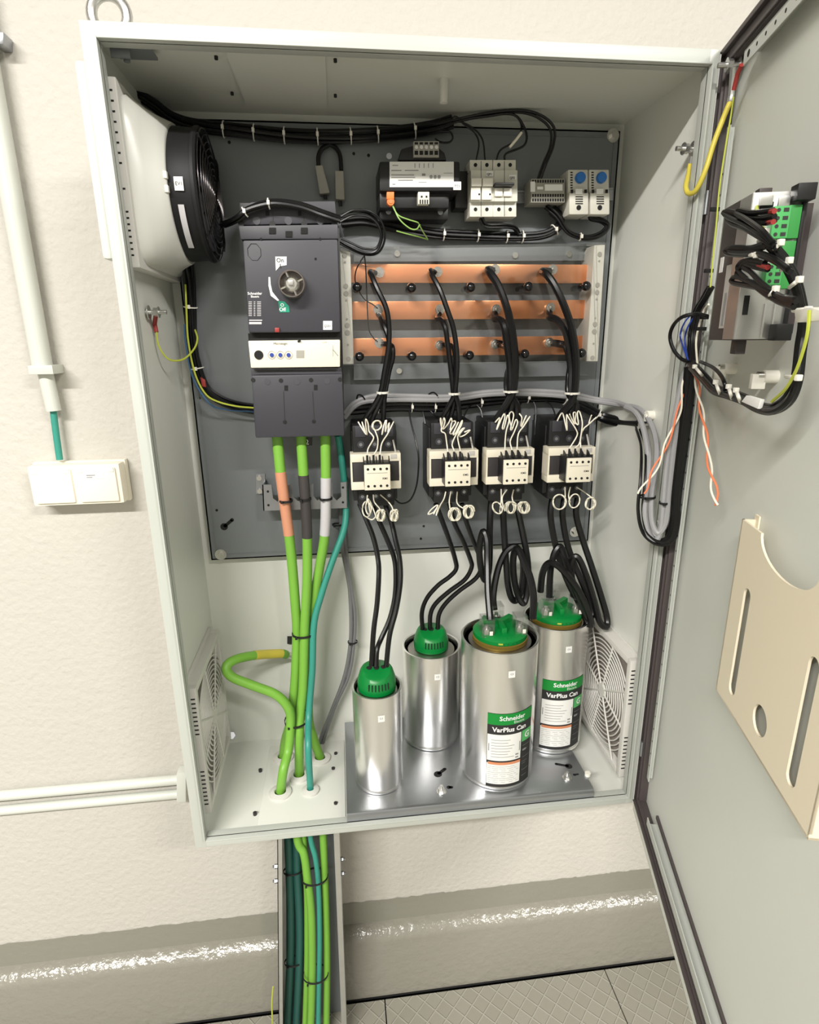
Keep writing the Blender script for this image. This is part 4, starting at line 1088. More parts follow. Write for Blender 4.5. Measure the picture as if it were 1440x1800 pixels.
# circuit breaker modules
def mcb(px0, px1, n_, lab, txt):
    t = thing('miniature_breaker', Y((px0+px1)/2, 330, .236), lab, 'circuit breaker', 'pale modular devices on the upper rail')
    p = B(); p.pbox(px0, 281, px1, 300, .192, .236, .001); p.pbox(px0+2, 299, px1+3, 354, .184, .236, .001); p.pbox(px0, 354, px1+1, 381, .192, .236, .001)
    bo_ = p.obj('body', 'breaker_white', t)
    q = B(); wpx = (px1-px0)/n_
    for i in range(n_):
        cx = px0+wpx*(i+.5)
        for yy in (290, 368+ (2 if n_ > 2 else 0)):
            c = Y(cx, yy, .1918); q.cyl(c, c-Vector((0, .0006, 0)), .0029, n=14)
    for i in range(1, n_): q.pbox(px0+wpx*i-.4, 283, px0+wpx*i+.4, 380, .1838, .1846)
    q.obj('screw_hole', 'dark_void', bo_)
    return t, wpx
t, wpx = mcb(826, 866, 2, 'pale two pole fuse holder, left module beside the transformer', 'QF1')
for i in range(2):
    q = B(); q.pbox(829+i*20, 313, 847+i*20, 327, .176, .186, .001); q.pbox(828+i*19.5, 329, 845+i*19.5, 351, .180, .186, .001); q.obj('fuse_lever', 'white_plastic', t)
discs([(842.5, 341.5), (861.5, 341.5)], .1798, .0015, 'dark_void', 'indicator', t, .0005)
q = B(); q.pbox(855, 301, 867, 310, .182, .1838); tg = q.obj('name_tag', 'label_white', t); text_bm('QF1', .0048, onY(856, 308, .1815), .0001).obj('tag_text', 'print_black', tg)
t, wpx = mcb(867, 907, 2, 'pale two pole miniature breaker with black toggle, right of the fuse holder', 'QF2')
q = B(); q.pbox(871, 320, 905, 326, .168, .186, .002); q.obj('toggle', 'black_plastic', t)
for i in range(2):
    q = B(); q.pbox(870+i*16, 330, 884+i*16, 345, .180, .186, .0015); q.obj('rating_window', 'white_plastic', t)
q = B(); q.pbox(895, 307, 908, 316, .182, .1838); tg = q.obj('name_tag', 'label_white', t); text_bm('QF2', .0048, onY(896, 314.5, .1815), .0001).obj('tag_text', 'print_black', tg)
# terminal block
t = thing('terminal_block', Y(963, 340, .236), 'grey terminal block with white marker strips between breaker and thermostats', 'terminal block')
p = B(); p.pbox(934, 314, 993, 356, .196, .236, .001); p.obj('body', 'grey_plastic', t)
q = B()
for i in range(13):
    for yy in (316, 349): q.pbox(936+i*4.4, yy, 938.6+i*4.4, yy+5, .1952, .1959)
    q.pbox(936+i*4.4, 341, 938.6+i*4.4, 346, .1952, .1959)
q.obj('wire_opening', 'dark_void', t)
q = B(); q.pbox(958, 324, 989, 335, .194, .1958); q.pbox(945, 328, 955, 333, .194, .1958); q.pbox(933, 319, 941, 337, .194, .1958); q.obj('marker_strip', 'label_white', t)
# thermostats
for k_, (a, b) in enumerate([(999, 1034), (1036, 1071)]):
    t = thing('thermostat', Y((a+b)/2, 340, .236), ['white thermostat with a blue dial beside the terminal block', 'white thermostat with a blue dial at the right end of the rail'][k_], 'thermostat', 'thermostats with blue dials')
    p = B(); p.pbox(a, 298, b, 340, .196, .236, .002); p.pbox(a+2, 338, b+1, 377, .190, .236, .002); bo_ = p.obj('body', 'breaker_white', t)
    c = Y((a+b)/2+3, 313, .1955); q = B().lathe((c.x, 0, c.z), [(.0085, .196), (.0085, .191), (.0075, .189), (.0001, .189)], axis='y', n=28); q.obj('dial', 'blue_dial', t)
    q = B(); q.pbox(a+13, 332, b-10, 341, .188, .1898); q.obj('marker', 'label_white', t)
    q = B()
    for i in range(4): q.pbox(a+13, 345+i*4, b-9, 346.6+i*4, .1892, .1899)
    for i in range(7): q.pbox(a+4, 302+i*4.5, a+8, 304+i*4.5, .1952, .1959)
    q.pbox(a+5, 333, a+9, 339, .188, .1899); q.pbox(b-6, 333, b-2, 339, .188, .1899); c = Y((a+b)/2+1, 365, .1899); q.cyl(c, c-Vector((0, .0006, 0)), .004, n=14)
    q.obj('vent_slot', 'dark_void', bo_)
# two pale inline connectors hanging from the harness
for k_, (P, L_) in enumerate([([(554, 291), (567, 290), (580, 339), (562, 341)], [(579, 254, .24), (566, 262, .238), (560, 275, .236), (560, 292, .234)]), ([(589, 300), (604, 300), (606, 351), (590, 350)], [(582, 254, .24), (592, 262, .238), (598, 275, .236), (600, 300, .234)])]):
    t = thing('inline_connector', Y(P[0][0], P[0][1], .24), ['pale inline connector hanging under the top harness, the left of two', 'pale inline connector hanging under the top harness, the right of two'][k_], 'connector', 'pale inline connectors')
    B().pq(P, .225, .243, .0015).obj('shell', 'grey_plastic', t); cable(L_, .0035).obj('lead', 'black_cable', t)
    B().tube(W([((P[2][0]+P[3][0])/2, P[2][1]-2, .235), ((P[2][0]+P[3][0])/2+1, P[2][1]+12, .237)]), .003, 8).obj('lead', 'black_cable', t)

# ------------------------------------------------------------------ harnesses
def bundle(name, label, pts, r_, cnt, spread, m='black_cable', cat='wiring harness', ties=(), tie_m='tie_white', tie_r=None, tie_axis='x', extra=(), seed=1, group=None):
    rnd = random.Random(seed); base = spline(W(fill(pts)), 6); t = thing(name, base[0], label, cat, group)
    for c_ in range(cnt):
        ph = rnd.uniform(0, 6.28); a0 = 2*math.pi*c_/max(cnt, 1)
        P = []; up_ = None
        for i, p in enumerate(base):
            tt = i/(len(base)-1); d = (base[min(i+1, len(base)-1)]-base[max(i-1, 0)]).normalized()
            if up_ is None: up_ = d.orthogonal().normalized()
            u = (up_-d*up_.dot(d)).normalized(); up_ = u; v = d.cross(u)
            a = a0+1.2*math.sin(tt*5+ph)*.5; rr = spread*(0 if (cnt > 4 and c_ == 0) else 1)
            P.append(p+u*rr*math.cos(a)+v*rr*math.sin(a))
        B().tube(P, r_, 7).obj('strand', extra[c_] if c_ < len(extra) and extra[c_] else m, t)
    for f_ in ties:
        i = int(f_*(len(base)-2)); c = base[i]; d = (base[i+1]-base[i]).normalized(); tr_ = tie_r or spread+r_+.0008
        u = d.orthogonal().normalized(); v = d.cross(u); q = B()
        q.tube([c+(u*math.cos(a)+v*math.sin(a))*tr_+d*0 for a in [2*math.pi*k/16 for k in range(16)]], .0011, 5, closed=True)
        hh = c+Vector((0, -tr_-.001, 0)); q.box(hh.x-.002, hh.x+.002, hh.y-.002, hh.y+.002, hh.z-.003, hh.z+.003)
        q.obj('cable_tie', tie_m, t)
    return t
bundle('wiring_harness', 'black wiring harness running along the top of the mounting plate', [(236, 160, .20), (268, 182, .215), (302, 208, .23), (345, 222, .236), (420, 230), (500, 238), (570, 240), (640, 238), (710, 232), (760, 224), (795, 214, .232)], .0034, 7, .0075, ties=(.38, .45, .52, .60, .68, .76, .86), seed=3)
loopwires = [
 ([(780, 222, .232), (800, 205, .225), (815, 218, .22), (833, 232, .215), (842, 252, .21), (837, 283, .205)], .0014, 'black wire dropping onto the first pole of the fuse holder'),
 ([(785, 224, .232), (805, 214, .225), (830, 224, .22), (848, 245, .21), (853, 283, .205)], .0014, 'black wire dropping onto the second pole of the fuse holder'),
 ([(795, 216, .232), (830, 208, .225), (860, 204, .22), (890, 200, .215), (910, 206, .21), (925, 233, .205), (921, 256, .203), (890, 270, .203), (887, 284, .205)], .0019, 'black wire arching over and looping back to the miniature breaker'),
 ([(795, 214, .232), (850, 205, .225), (900, 201, .215), (917, 222, .21), (905, 248, .205), (880, 264, .203), (872, 284, .205)], .0016, 'black wire with a white marker sleeve above the miniature breaker'),
 ([(795, 212, .232), (850, 200, .22), (905, 194, .21), (945, 200, .205), (973, 222, .2), (973, 255, .2), (960, 288, .2), (950, 316, .205)], .0022, 'dark cable arching right down to the terminal block, outermost'),
 ([(795, 213, .234), (855, 201, .224), (905, 197, .214), (940, 204, .209), (966, 225, .204), (968, 255, .204), (955, 288, .204), (945, 316, .206)], .0020, 'dark cable arching right down to the terminal block, inner one'),
 ([(772, 232, .232), (790, 232, .225), (796, 242, .222), (790, 250, .222), (775, 250, .222), (765, 244, .225)], .0016, 'small black wire curl right above the transformer'),
]
for P, r_, lb in loopwires: wire('control_wire', lb, 'wire', P, r_, 'black_cable', 'thin black wires above the upper row', 6)
B().tube(W([(896, 259, .2025), (908, 245, .2035), (917, 233, .206)]), .0022, 8).obj('marker_sleeve', 'white_wire', bpy.data.objects['control_wire.003'], label='white marker sleeve')
bundle('wiring_harness', 'black wiring harness running below the transformer and breakers', [(600, 392, .23), (640, 388, .232), (680, 396), (730, 406), (780, 412), (840, 414), (900, 416), (950, 414), (978, 402), (985, 385), (970, 368, .225)], .0032, 6, .0058, ties=(.42, .52, .6, .66, .8), seed=5)
bundle('wiring_harness', 'black wires curving under the two thermostats', [(960, 362, .215), (980, 380), (1000, 408), (1030, 418), (1055, 412), (1068, 398), (1058, 388), (1040, 384), (1038, 376, .21)], .0022, 3, .003, ties=(.35,), seed=6)
bundle('wiring_harness', 'short black wires under the miniature breakers', [(846, 383, .2), (855, 396, .205), (885, 398, .21), (905, 402, .215), (912, 412, .222)], .0018, 3, .003, seed=8)
bundle('wiring_harness', 'loose black wire loops beside the upper right corner of the breaker', [(594, 386, .165), (620, 374, .17), (648, 376, .17), (666, 392, .175), (672, 418, .18), (662, 440, .185), (640, 442, .187), (615, 432, .187), (598, 424, .187)], .0018, 4, .0045, seed=9)
wire('control_wire', 'thin black wire dropping in front of the left end of the copper bars, curved strand', 'wire', fill([(645, 444, .19), (632, 462, .185), (625, 480), (626, 500), (640, 525), (655, 535), (664, 542, .205)]), .0011, 'black_cable', 'thin sensing wires over the bars', 6)
wire('control_wire', 'thin black wire dropping to the bottom copper bar', 'wire', fill([(640, 444, .19), (643, 470), (645, 520), (648, 575), (655, 592), (664, 601, .205)]), .0011, 'black_cable', 'thin sensing wires over the bars', 6)
t = bundle('wiring_harness', 'black cable arching over the top of the circuit breaker', [(392, 396, .17), (405, 390, .155), (419, 382, .142), (439, 368, .138), (480, 357, .136), (527, 362, .137), (565, 375, .14), (597, 386, .15)], .0032, 3, .0032, ties=(.40, .58), seed=10)
t = bundle('wiring_harness', 'black harness with blue and yellow green strands down the left side to the breaker', [(330, 462, .2), (333, 490, .215), (335, 540, .23), (337, 590), (345, 640), (360, 682), (385, 703), (415, 714), (446, 719, .235)], .0033, 6, .0068, ties=(.27, .55), seed=12, extra=('black_cable', 'black_cable', 'black_cable', 'black_cable', 'black_cable', 'black_cable'))
wire('earth_wire', 'yellow green wire along the front of the left hand harness', 'wire', fill([(326, 500, .2), (328, 550), (331, 600), (343, 657), (361, 692), (383, 706), (415, 714), (446, 717, .205)]), .0016, 'yellow_green', None, 6)
wire('control_wire', 'blue wire along the left edge of the left hand harness', 'wire', fill([(324, 570, .22), (326, 600), (338, 661), (368, 709), (399, 720), (446, 724, .22)]), .0014, 'light_blue_wire', None, 6)
t = thing('earth_wire', SL, 'thin earth wire with a red lug looping off the stud on the left side wall', 'wire')
cable([(275, 582, .115), (278, 605, .115), (290, 626, .12), (305, 634, .13), (325, 630, .15), (342, 612, .18), (347, 595, .2), (343, 580, .215)], .0015, 6).obj('strand', 'yellow_green', t)
B().tube([SL+Vector((.012, .008, -.004)), Y(272, 570, .118), Y(275, 584, .115)], .0032, 8).obj('lug', 'red', t, label='red crimp lug')
B().pq([(352, 663), (360, 668), (362, 681), (355, 679)], .215, .222, .001).obj('wire_connector', 'red'); tag(bpy.data.objects['wire_connector'], 'small red wire connector beside the left hand harness', 'connector')
# grey sheathed cables and black harness crossing over the contactors to the door
gp1 = fill([(606, 727, .225), (618, 712), (640, 700), (670, 695), (719, 696), (790, 697), (858, 689), (927, 687), (997, 691), (1050, 702, .225), (1085, 708, .19), (1108, 718, .13), (1125, 738, .08), (1136, 770, .045), (1141, 805, .01), (1138, 850, -.01), (1133, 900, -.022), (1140, 938, -.028), (1153, 950, -.032), (1162, 930, -.035), (1166, 890, -.036), (1171, 830, -.036), (1177, 785, -.036), (1189, 720, -.036), (1201, 668, -.036), (1212, 642, -.036)])
gp2 = fill([(606, 735, .222), (622, 716), (645, 706), (700, 703), (790, 703), (858, 694), (930, 693), (1000, 698), (1050, 706, .222), (1090, 712, .18), (1122, 718, .11), (1143, 742, .06), (1154, 778, .025), (1153, 822, .0), (1146, 870, -.018), (1146, 915, -.026), (1157, 937, -.034), (1170, 920, -.038), (1176, 880, -.04), (1182, 820, -.04), (1188, 770, -.04), (1199, 715, -.04), (1212, 660, -.04)])
g3 = [(a+9, b-1, c) for a, b, c in gp1[10:20]]
t = thing('sheathed_cable', Y(606, 727, .225), 'grey sheathed cables crossing above the contactors and looping down by the door hinge', 'cable')
cable(gp1, .0046).obj('sheath', 'grey_cable', t); cable(gp2, .0044).obj('sheath', 'grey_cable', t)
gp3 = fill([(1100, 716, .13), (1118, 726, .09), (1130, 750, .055), (1138, 790, .02), (1143, 840, -.004), (1142, 890, -.018), (1148, 930, -.026), (1155, 941, -.03), (1163, 930, -.031), (1160, 915, -.032)])
cable(gp3, .0044).obj('sheath', 'grey_cable', t)
ring_tie('cable_tie', Y(1132, 741, .075), .012, .009, .003, 'black_plastic', t); ring_tie('cable_tie', Y(1138, 873, -.016), .012, .010, .003, 'black_plastic', t)
ring_tie('cable_tie', Y(1167, 884, -.036), .006, .006, .003, 'black_plastic', t)
t = bundle('wiring_harness', 'thick black harness crossing right above the contactors to the side wall', [(615, 722, .238), (650, 718), (700, 714), (778, 714), (858, 704), (927, 698), (985, 699), (1030, 716), (1060, 733, .232), (1095, 742, .19), (1128, 746, .12)], .0046, 6, .0058, ties=(.14, .24, .29, .4, .52, .64, .78), seed=14)
t = bundle('wiring_harness', 'thick black harness hanging down by the hinge and looping back up to the door', [(1122, 752, .10), (1131, 785, .03), (1130, 840, -.006), (1125, 895, -.018), (1133, 935, -.026), (1155, 953, -.034), (1178, 948, -.040), (1188, 918, -.044), (1187, 880, -.045), (1193, 825, -.045), (1202, 756, -.045), (1209, 690, -.045), (1214, 645, -.045)], lambda u: .0018+.0042*min(1, max(0, (u-.38)*5)), 4, .0040, cat='wiring harness', seed=15)
# thin black wire loops over the contactors
for P, lb in [([(719, 716, .235), (722, 740, .22), (731, 775, .2), (736, 805, .19), (733, 850, .19), (722, 878, .19), (706, 885, .19), (694, 878, .19)], 'thin black wire loop hanging right of the first contactor'),
              ([(742, 716, .235), (746, 735, .23), (750, 760, .22)], 'thin black wire dropping to the second contactor, left strand'),
              ([(752, 716, .235), (764, 730, .225), (772, 742, .2)], 'thin black wire dropping to the second contactor, right strand'),
              ([(750, 715, .23), (752, 696, .225), (762, 690, .222), (770, 698, .222), (772, 712, .225)], 'thin black wire curl above the second contactor'),
              ([(627, 706, .225), (629, 695, .222), (637, 696, .22), (644, 707, .222)], 'thin black wire curl beside the grey cables at their left end'),
              ([(834, 708, .235), (824, 716, .225), (815, 735, .215), (814, 755, .205)], 'thin black wire arching left behind the second contactor'),
              ([(834, 708, .235), (845, 720, .225), (850, 745, .215), (852, 770, .205)], 'thin black wire arching right behind the third contactor'),
              ([(925, 700, .235), (914, 712, .225), (911, 735, .215), (912, 760, .205)], 'thin black wire arching left behind the third contactor'),
              ([(935, 700, .235), (942, 718, .225), (941, 745, .215), (940, 765, .205)], 'thin black wire straight down between third and last contactor'),
              ([(950, 700, .235), (968, 712, .225), (976, 730, .215), (975, 750, .205)], 'thin black wire dropping to the last contactor')]:
    wire('control_wire', lb, 'wire', P, .0015, 'black_cable', 'thin black wires behind the contactors', 6)

# ------------------------------------------------------------------ things on the door
ct = thing('power_factor_controller', D3(.28, .016, .84), 'dark and silver controller box with green plugs mounted through the door', 'controller')
s0, s1, zz0, zz1, of = .240, .316, .838, .971, -.050
p = B(LD); p.box(s0, s1-.002, of, -.001, zz0, zz1, .0008); p.box(s0, s1-.03, -.002, .016, zz0+.006, zz1-.006); p.box(s0+.02, s0+.032, of+.02, of+.032, zz1, zz1+.012, .001); p.box(s0+.04, s0+.055, of+.01, of+.02, zz0-.014, zz0, .001); cb_ = p.obj('case', 'brown_box', ct)
p = B(LD); p.box(s1-.0025, s1, of-.0008, -.004, zz0+.001, zz1-.0005, .0004)
p.box(s1-.002, s1+.0018, -.0268, -.0252, zz0+.002, zz0+.034); p.box(s1-.002, s1+.0018, -.0180, -.0165, zz0+.002, zz0+.034); p.box(s1-.03, s1, of-.0012, of-.0002, zz0+.001, zz1-.001)
bk = p.obj('side_plate', 'bright_zinc', ct, label='silver metal side plate')
p = B(LD); p.box(s1+.0001, s1+.0006, of+.004, of+.009, .862, .880); p.box(s1+.0001, s1+.0006, of+.006, of+.018, .948, .962); p.obj('plate_slot', 'dark_void', bk)
p = B(LD); p.box(s1, s1+.004, of+.004, of+.016, .9585, .9675, .001); p.box(s1, s1+.006, of+.020, of+.030, .956, .966, .001); p.obj('plate_clip', 'bright_zinc', bk)
p = B(LD); p.box(s1, s1+.016, -.019, -.003, .960, .974, .001); p.box(s1, s1+.016, -.019, -.004, .8375, .853, .001)
p.box(s1-.004, s1+.004, -.0075, -.0045, .838, .973, .0005); p.obj('side_bracket', 'black_plastic', ct)
for (oa, ob, za, zb2) in [(-.0345, -.0200, .929, .9565), (-.0335, -.0195, .8885, .9075)]:
    p = B(LD); p.box(s1, s1+.011, oa, ob, za, zb2, .0008); o = p.obj('plug', 'green_light_connector', ct, label='light green screw plug')
    q = B(LD); n_ = 4 if zb2-za > .024 else 3
    for i in range(n_):
        zc_ = za+(i+.5)*(zb2-za)/n_
        q.cyl((s1+.0108, oa+.0038, zc_), (s1+.0114, oa+.0038, zc_), .0017, n=10); q.box(s1+.0108, s1+.0114, oa+.008, oa+.0125, zc_-.0016, zc_+.0016)
    q.obj('plug_hole', 'black_rubber', o)
for (oa, ob, za, zb2) in [(-.0205, -.0095, .929, .9575), (-.0205, -.0085, .885, .9075), (-.0215, -.0100, .911, .927)]:
    p = B(LD); p.box(s1, s1+.008, oa, ob, za, zb2, .0008); p.obj('socket', 'green_connector', ct, label='dark green socket')
p = B(LD); p.box(s0+.030, s0+.048, of-.0008, of-.0001, .850, .912); o = p.obj('rating_label', 'sticker_silver', ct)
p = B(LD); p.box(s0+.036, s0+.043, of-.0013, of-.0007, .853, .885); p.obj('small_print', 'print_grey', o)
p = B(LD); p.box(s0+.008, s0+.017, of-.0008, of-.0001, .907, .922); p.obj('name_tag', 'label_white', ct)
# harness on the door
def dwire(name, label, cat, pts, r_, m, group=None, parent=None, n=8):
    P = []; ds = [(i, p[2]) for i, p in enumerate(pts) if len(p) > 2]
    for i, p in enumerate(pts):
        lo = max([d for d in ds if d[0] <= i]); hi = min([d for d in ds if d[0] >= i])
        o_ = lo[1] if lo[0] == hi[0] else lo[1]+(hi[1]-lo[1])*(i-lo[0])/(hi[0]-lo[0]); P.append(DP(p[0], p[1], o_))
    b = B().tube(spline(P, 7), r_, n); o = b.obj(name, m, parent)
    if not parent: tag(o, label, cat, group)
    return o
hs = thing('door_harness', DP(1217, 640, -.01), 'black door harness looping from the hinge around the controller to its green plugs', 'wiring harness')
main = [(1216, 642, -.02), (1237, 664, -.02), (1256, 684, -.02), (1280, 692), (1308, 702), (1334, 716, -.025), (1360, 719), (1386, 702), (1401, 668), (1408, 613), (1414, 568, -.022), (1408, 528), (1396, 488), (1376, 455), (1348, 424, -.054)]
for k_, (dx, dy, do) in enumerate([(0, 0, 0), (-5, -4, .003), (4, 4, 0), (-2, 5, -.003), (3, -5, .004), (0, 3, -.006)]):
    q = [(p[0]+dx*(1 if p[1] > 500 else 1.4), p[1]+dy*(1 if p[1] > 500 else .6), *( (p[2]+do,) if len(p) > 2 else ())) for p in main]
    dwire('strand', 0, 0, q, .0030, 'black_cable', parent=hs)
for P in [[(1362, 432, -.060), (1335, 410, -.064), (1308, 394), (1285, 384), (1272, 374), (1285, 372), (1310, 380), (1340, 384), (1362, 380, -.057)],
          [(1366, 436, -.058), (1338, 418, -.062), (1310, 402), (1288, 394), (1278, 382), (1292, 378), (1320, 388), (1345, 392), (1362, 388, -.057)],
          [(1358, 426, -.062), (1336, 402, -.066), (1310, 384), (1296, 376), (1300, 370), (1320, 374), (1345, 372), (1360, 370, -.057)],
          [(1390, 478, -.054), (1360, 458, -.058), (1332, 448), (1300, 448), (1280, 446), (1276, 439), (1290, 435), (1316, 436), (1345, 428, -.058)],
          [(1385, 472, -.056), (1356, 452, -.060), (1330, 444), (1302, 444), (1284, 442), (1284, 437), (1300, 435), (1330, 438), (1350, 432, -.058)],
          [(1400, 530, -.054), (1376, 526), (1350, 510, -.057), (1320, 503), (1292, 498), (1286, 493), (1292, 487), (1308, 490), (1330, 498), (1362, 516, -.057)],
          [(1396, 536, -.054), (1372, 530), (1345, 516, -.057), (1315, 492), (1298, 474), (1302, 462), (1320, 457), (1345, 462, -.057)],
          [(1398, 526, -.054), (1370, 520), (1340, 498, -.057), (1318, 476), (1308, 470), (1312, 464), (1330, 470), (1350, 474, -.057)],
          [(1396, 540, -.054), (1365, 528), (1345, 512, -.057), (1322, 498), (1306, 490), (1296, 482), (1302, 470), (1318, 462), (1350, 468, -.057)]]:
    dwire('branch', 0, 0, P, .0024, 'black_cable', parent=hs, n=7)
for P in [[(1345, 372, -.057), (1362, 371, -.058)], [(1342, 392, -.057), (1360, 390, -.058)], [(1334, 466, -.057), (1350, 470, -.058)]]:
    dwire('wire_marker', 0, 0, P, .0022, 'red', parent=hs)
dwire('strand', 0, 0, [(1330, 362, -.046), (1332, 378, -.05), (1338, 396, -.052), (1345, 405, -.052)], .0014, 'yellow_green', parent=hs, n=6)
dwire('strand', 0, 0, [(1423, 545, -.044), (1420, 584), (1411, 620), (1398, 655), (1380, 685), (1357, 706, -.036)], .0014, 'yellow_green', parent=hs, n=6)
def dtie(px, py, ang, off, ln=22, parent=hs, m='tie_white', r_=.0019):
    a = R_(ang); q = []
    for t_ in (-1, -.5, 0, .5, 1): q.append((px+math.cos(a)*ln/2*t_, py-math.sin(a)*ln/2*t_, off-.006*(1-t_*t_)))
    o = dwire('cable_tie', 0, 0, q, r_, m, parent=parent, n=6)
    h = DP(px+math.cos(a)*ln/2, py-math.sin(a)*ln/2, off-.004); b = B(); b.box(h.x-.0024, h.x+.0024, h.y-.0022, h.y+.0022, h.z-.0026, h.z+.0026, .0008); b.obj('tie_head', m, o)
for a in [(1340, 416, 55, -.054), (1365, 434, 45, -.052), (1381, 466, 50, -.046), (1397, 498, 38, -.042), (1357, 516, 50, -.052), (1324, 448, 0, -.056, 14), (1393, 663, -5, -.032), (1408, 545, 5, -.032, 26), (1262, 682, 110, -.028), (1284, 690, 105, -.028), (1298, 696, 110, -.03), (1228, 652, 130, -.028, 20)]: dtie(*a)
# side hinge run
hv = thing('door_harness', DP(1217, 640, -.012), 'black harness strapped along the hinge side rail of the door', 'wiring harness')
for k_, (dx, do) in enumerate([(0, 0), (4, .003), (-4, .002)]):
    dwire('strand', 0, 0, [(1249+dx, 505, -.010+do), (1238+dx, 525), (1226+dx, 545), (1219+dx, 572), (1216+dx, 602), (1217+dx, 638, -.014+do)], .0026, 'black_cable', parent=hv)
for px, py in [(1257, 368), (1246, 476), (1238, 558), (1234, 578)]:
    c = DP(px, py, -.010); b = B(); b.box(c.x-.006, c.x+.006, c.y-.002, c.y+.002, c.z-.0025, c.z+.0025, .0008); b.obj('cable_tie', 'black_plastic', hv)
dwire('control_wire', 'black wire loop standing off the hinge side with a white tie', 'wire', [(1244, 556, -.012), (1225, 552, -.02), (1200, 557, -.035), (1184, 572, -.04), (1178, 592, -.04), (1184, 614, -.035), (1197, 630, -.025), (1211, 637, -.018)], .0026, 'black_cable')
for k_, P in enumerate(([(1216, 552, -.014), (1203, 568, -.02), (1196, 590, -.02), (1203, 615, -.02), (1211, 636, -.016)], [(1218, 560, -.014), (1208, 578, -.018), (1204, 600, -.018), (1210, 636, -.016)])):
    dwire('control_wire', ['blue wire bowing out left beside the hinge, outer one', 'blue wire beside the hinge, inner one'][k_], 'wire', P, .0012, 'blue_wire', 'blue wires by the hinge', n=6)
dwire('control_wire', 'thin yellow green wire running down the hinge side of the door', 'wire', [(1290, 170, -.004), (1284, 210, -.002), (1277, 250, -.006), (1265, 330, -.009), (1259, 400), (1253, 460), (1249, 505, -.010)], .0010, 'yellow_green', n=6)
dwire('control_wire', 'white wire rising from the hinge bundle along the rail', 'wire', [(1226, 640, -.014), (1224, 600, -.012), (1230, 570, -.011), (1238, 545, -.010), (1246, 535, -.010)], .0014, 'white_wire', n=6)
dwire('control_wire', 'black wire curling over the lower harness beside the hinge', 'wire', [(1232, 636, -.018), (1252, 645, -.025), (1266, 658, -.028), (1274, 674, -.028), (1274, 686, -.026)], .0022, 'black_cable')
# twisted pairs
def twisted(label, path, turns, amp=3.4, depth=None):
    t = thing('twisted_pair', Y(*path[0]), label, 'wire', 'orange and white twisted pairs at the hinge')
    S = spline([Vector(p) for p in path], 10)
    for sg, m_ in ((0, 'white_wire'), (math.pi, 'orange_wire')):
        P = []
        for i, p in enumerate(S):
            tt = i/(len(S)-1); a = sg+turns*2*math.pi*tt; grow = amp*(1+1.0*max(0, tt-.7)/.3)
            P.append(Y(p.x+grow*math.cos(a), p.y, p.z+.0016*math.sin(a)))
        B().tube(P, .0014, 7).obj('strand', m_, t)
twisted('orange and white twisted pair hanging down left from the hinge bundle', [(1215, 645, -.04), (1205, 665, -.045), (1199, 700, -.05), (1190, 735, -.05), (1174, 775, -.05), (1160, 808, -.05), (1143, 840, -.05), (1127, 868, -.05)], 2.6)
twisted('orange and white twisted pair hanging down right in front of the door', [(px, py, DP(px, py, -.014).y) for px, py in [(1217, 645), (1225, 672), (1230, 705), (1237, 740), (1242, 775), (1247, 815), (1254, 850), (1260, 888)]], 2.8)
q = B(); c = Y(1217, 636, -.045); q.lathe((c.x, c.y, c.z), [(.0001, -.006), (.005, -.004), (.006, 0), (.005, .004), (.0001, .006)], n=16); tag(q.obj('tie_mount', 'tie_white'), 'white cable tie head at the crossing of the hinge bundles', 'cable tie')
# clip mounts
def clip(px, py, off, label, d=(1, 0)):
    c = DP(px, py, off); t = thing('cable_clip', DP(px, py, .016), label, 'clip', 'white cable clips on the door')
    s_ = (c-Vector((HX, 0, 0))).dot(DU); z_ = c.z
    q = B(LD); q.cyl((s_, .016, z_), (s_, .002, z_), .007, n=20); q.box(s_-.004, s_+.004, -.010, .004, z_-.013, z_+.003, .001); q.obj('clip_body', 'white_plastic', t)
    q = B(LD); q.cyl((s_, .003, z_+.001), (s_, -.004, z_+.001), .0045, n=14); q.obj('screw', 'chrome', t)
clip(1264, 648, -.004, 'white cable clip under the controller nearest the hinge'); clip(1328, 662, -.006, 'white cable clip below the middle of the controller')
b = B(); c0 = [DP(x_, y_, -.036) for x_, y_ in [(1303, 706), (1312, 695), (1337, 702), (1332, 719)]]; b.prism(c0, DN*.004, .0006); t = b.obj('cable_marker', 'label_white'); tag(t, 'white marker plate on the lower door harness', 'marker')
b = B(); c0 = [DP(x_, y_, -.042) for x_, y_ in [(1396, 545), (1424, 540), (1440, 545), (1470, 545), (1470, 562), (1398, 567)]]; b.prism(c0, DN*.008, .001); t = b.obj('cable_clamp', 'white_plastic'); tag(t, 'white plastic clamp holding the door harness right of the controller', 'clamp')
# tie mount on the cabinet side wall
t = thing('cable_clip', X(1148, 730, .798), 'white cable clip on the right side wall holding the grey cables', 'clip')
c = X(1148, 730, .798); q = B().cyl(c, c-Vector((.012, 0, 0)), .008, n=20).box(c.x-.014, c.x-.008, c.y-.004, c.y+.004, c.z-.016, c.z+.002, .001); q.obj('clip_body', 'white_plastic', t)
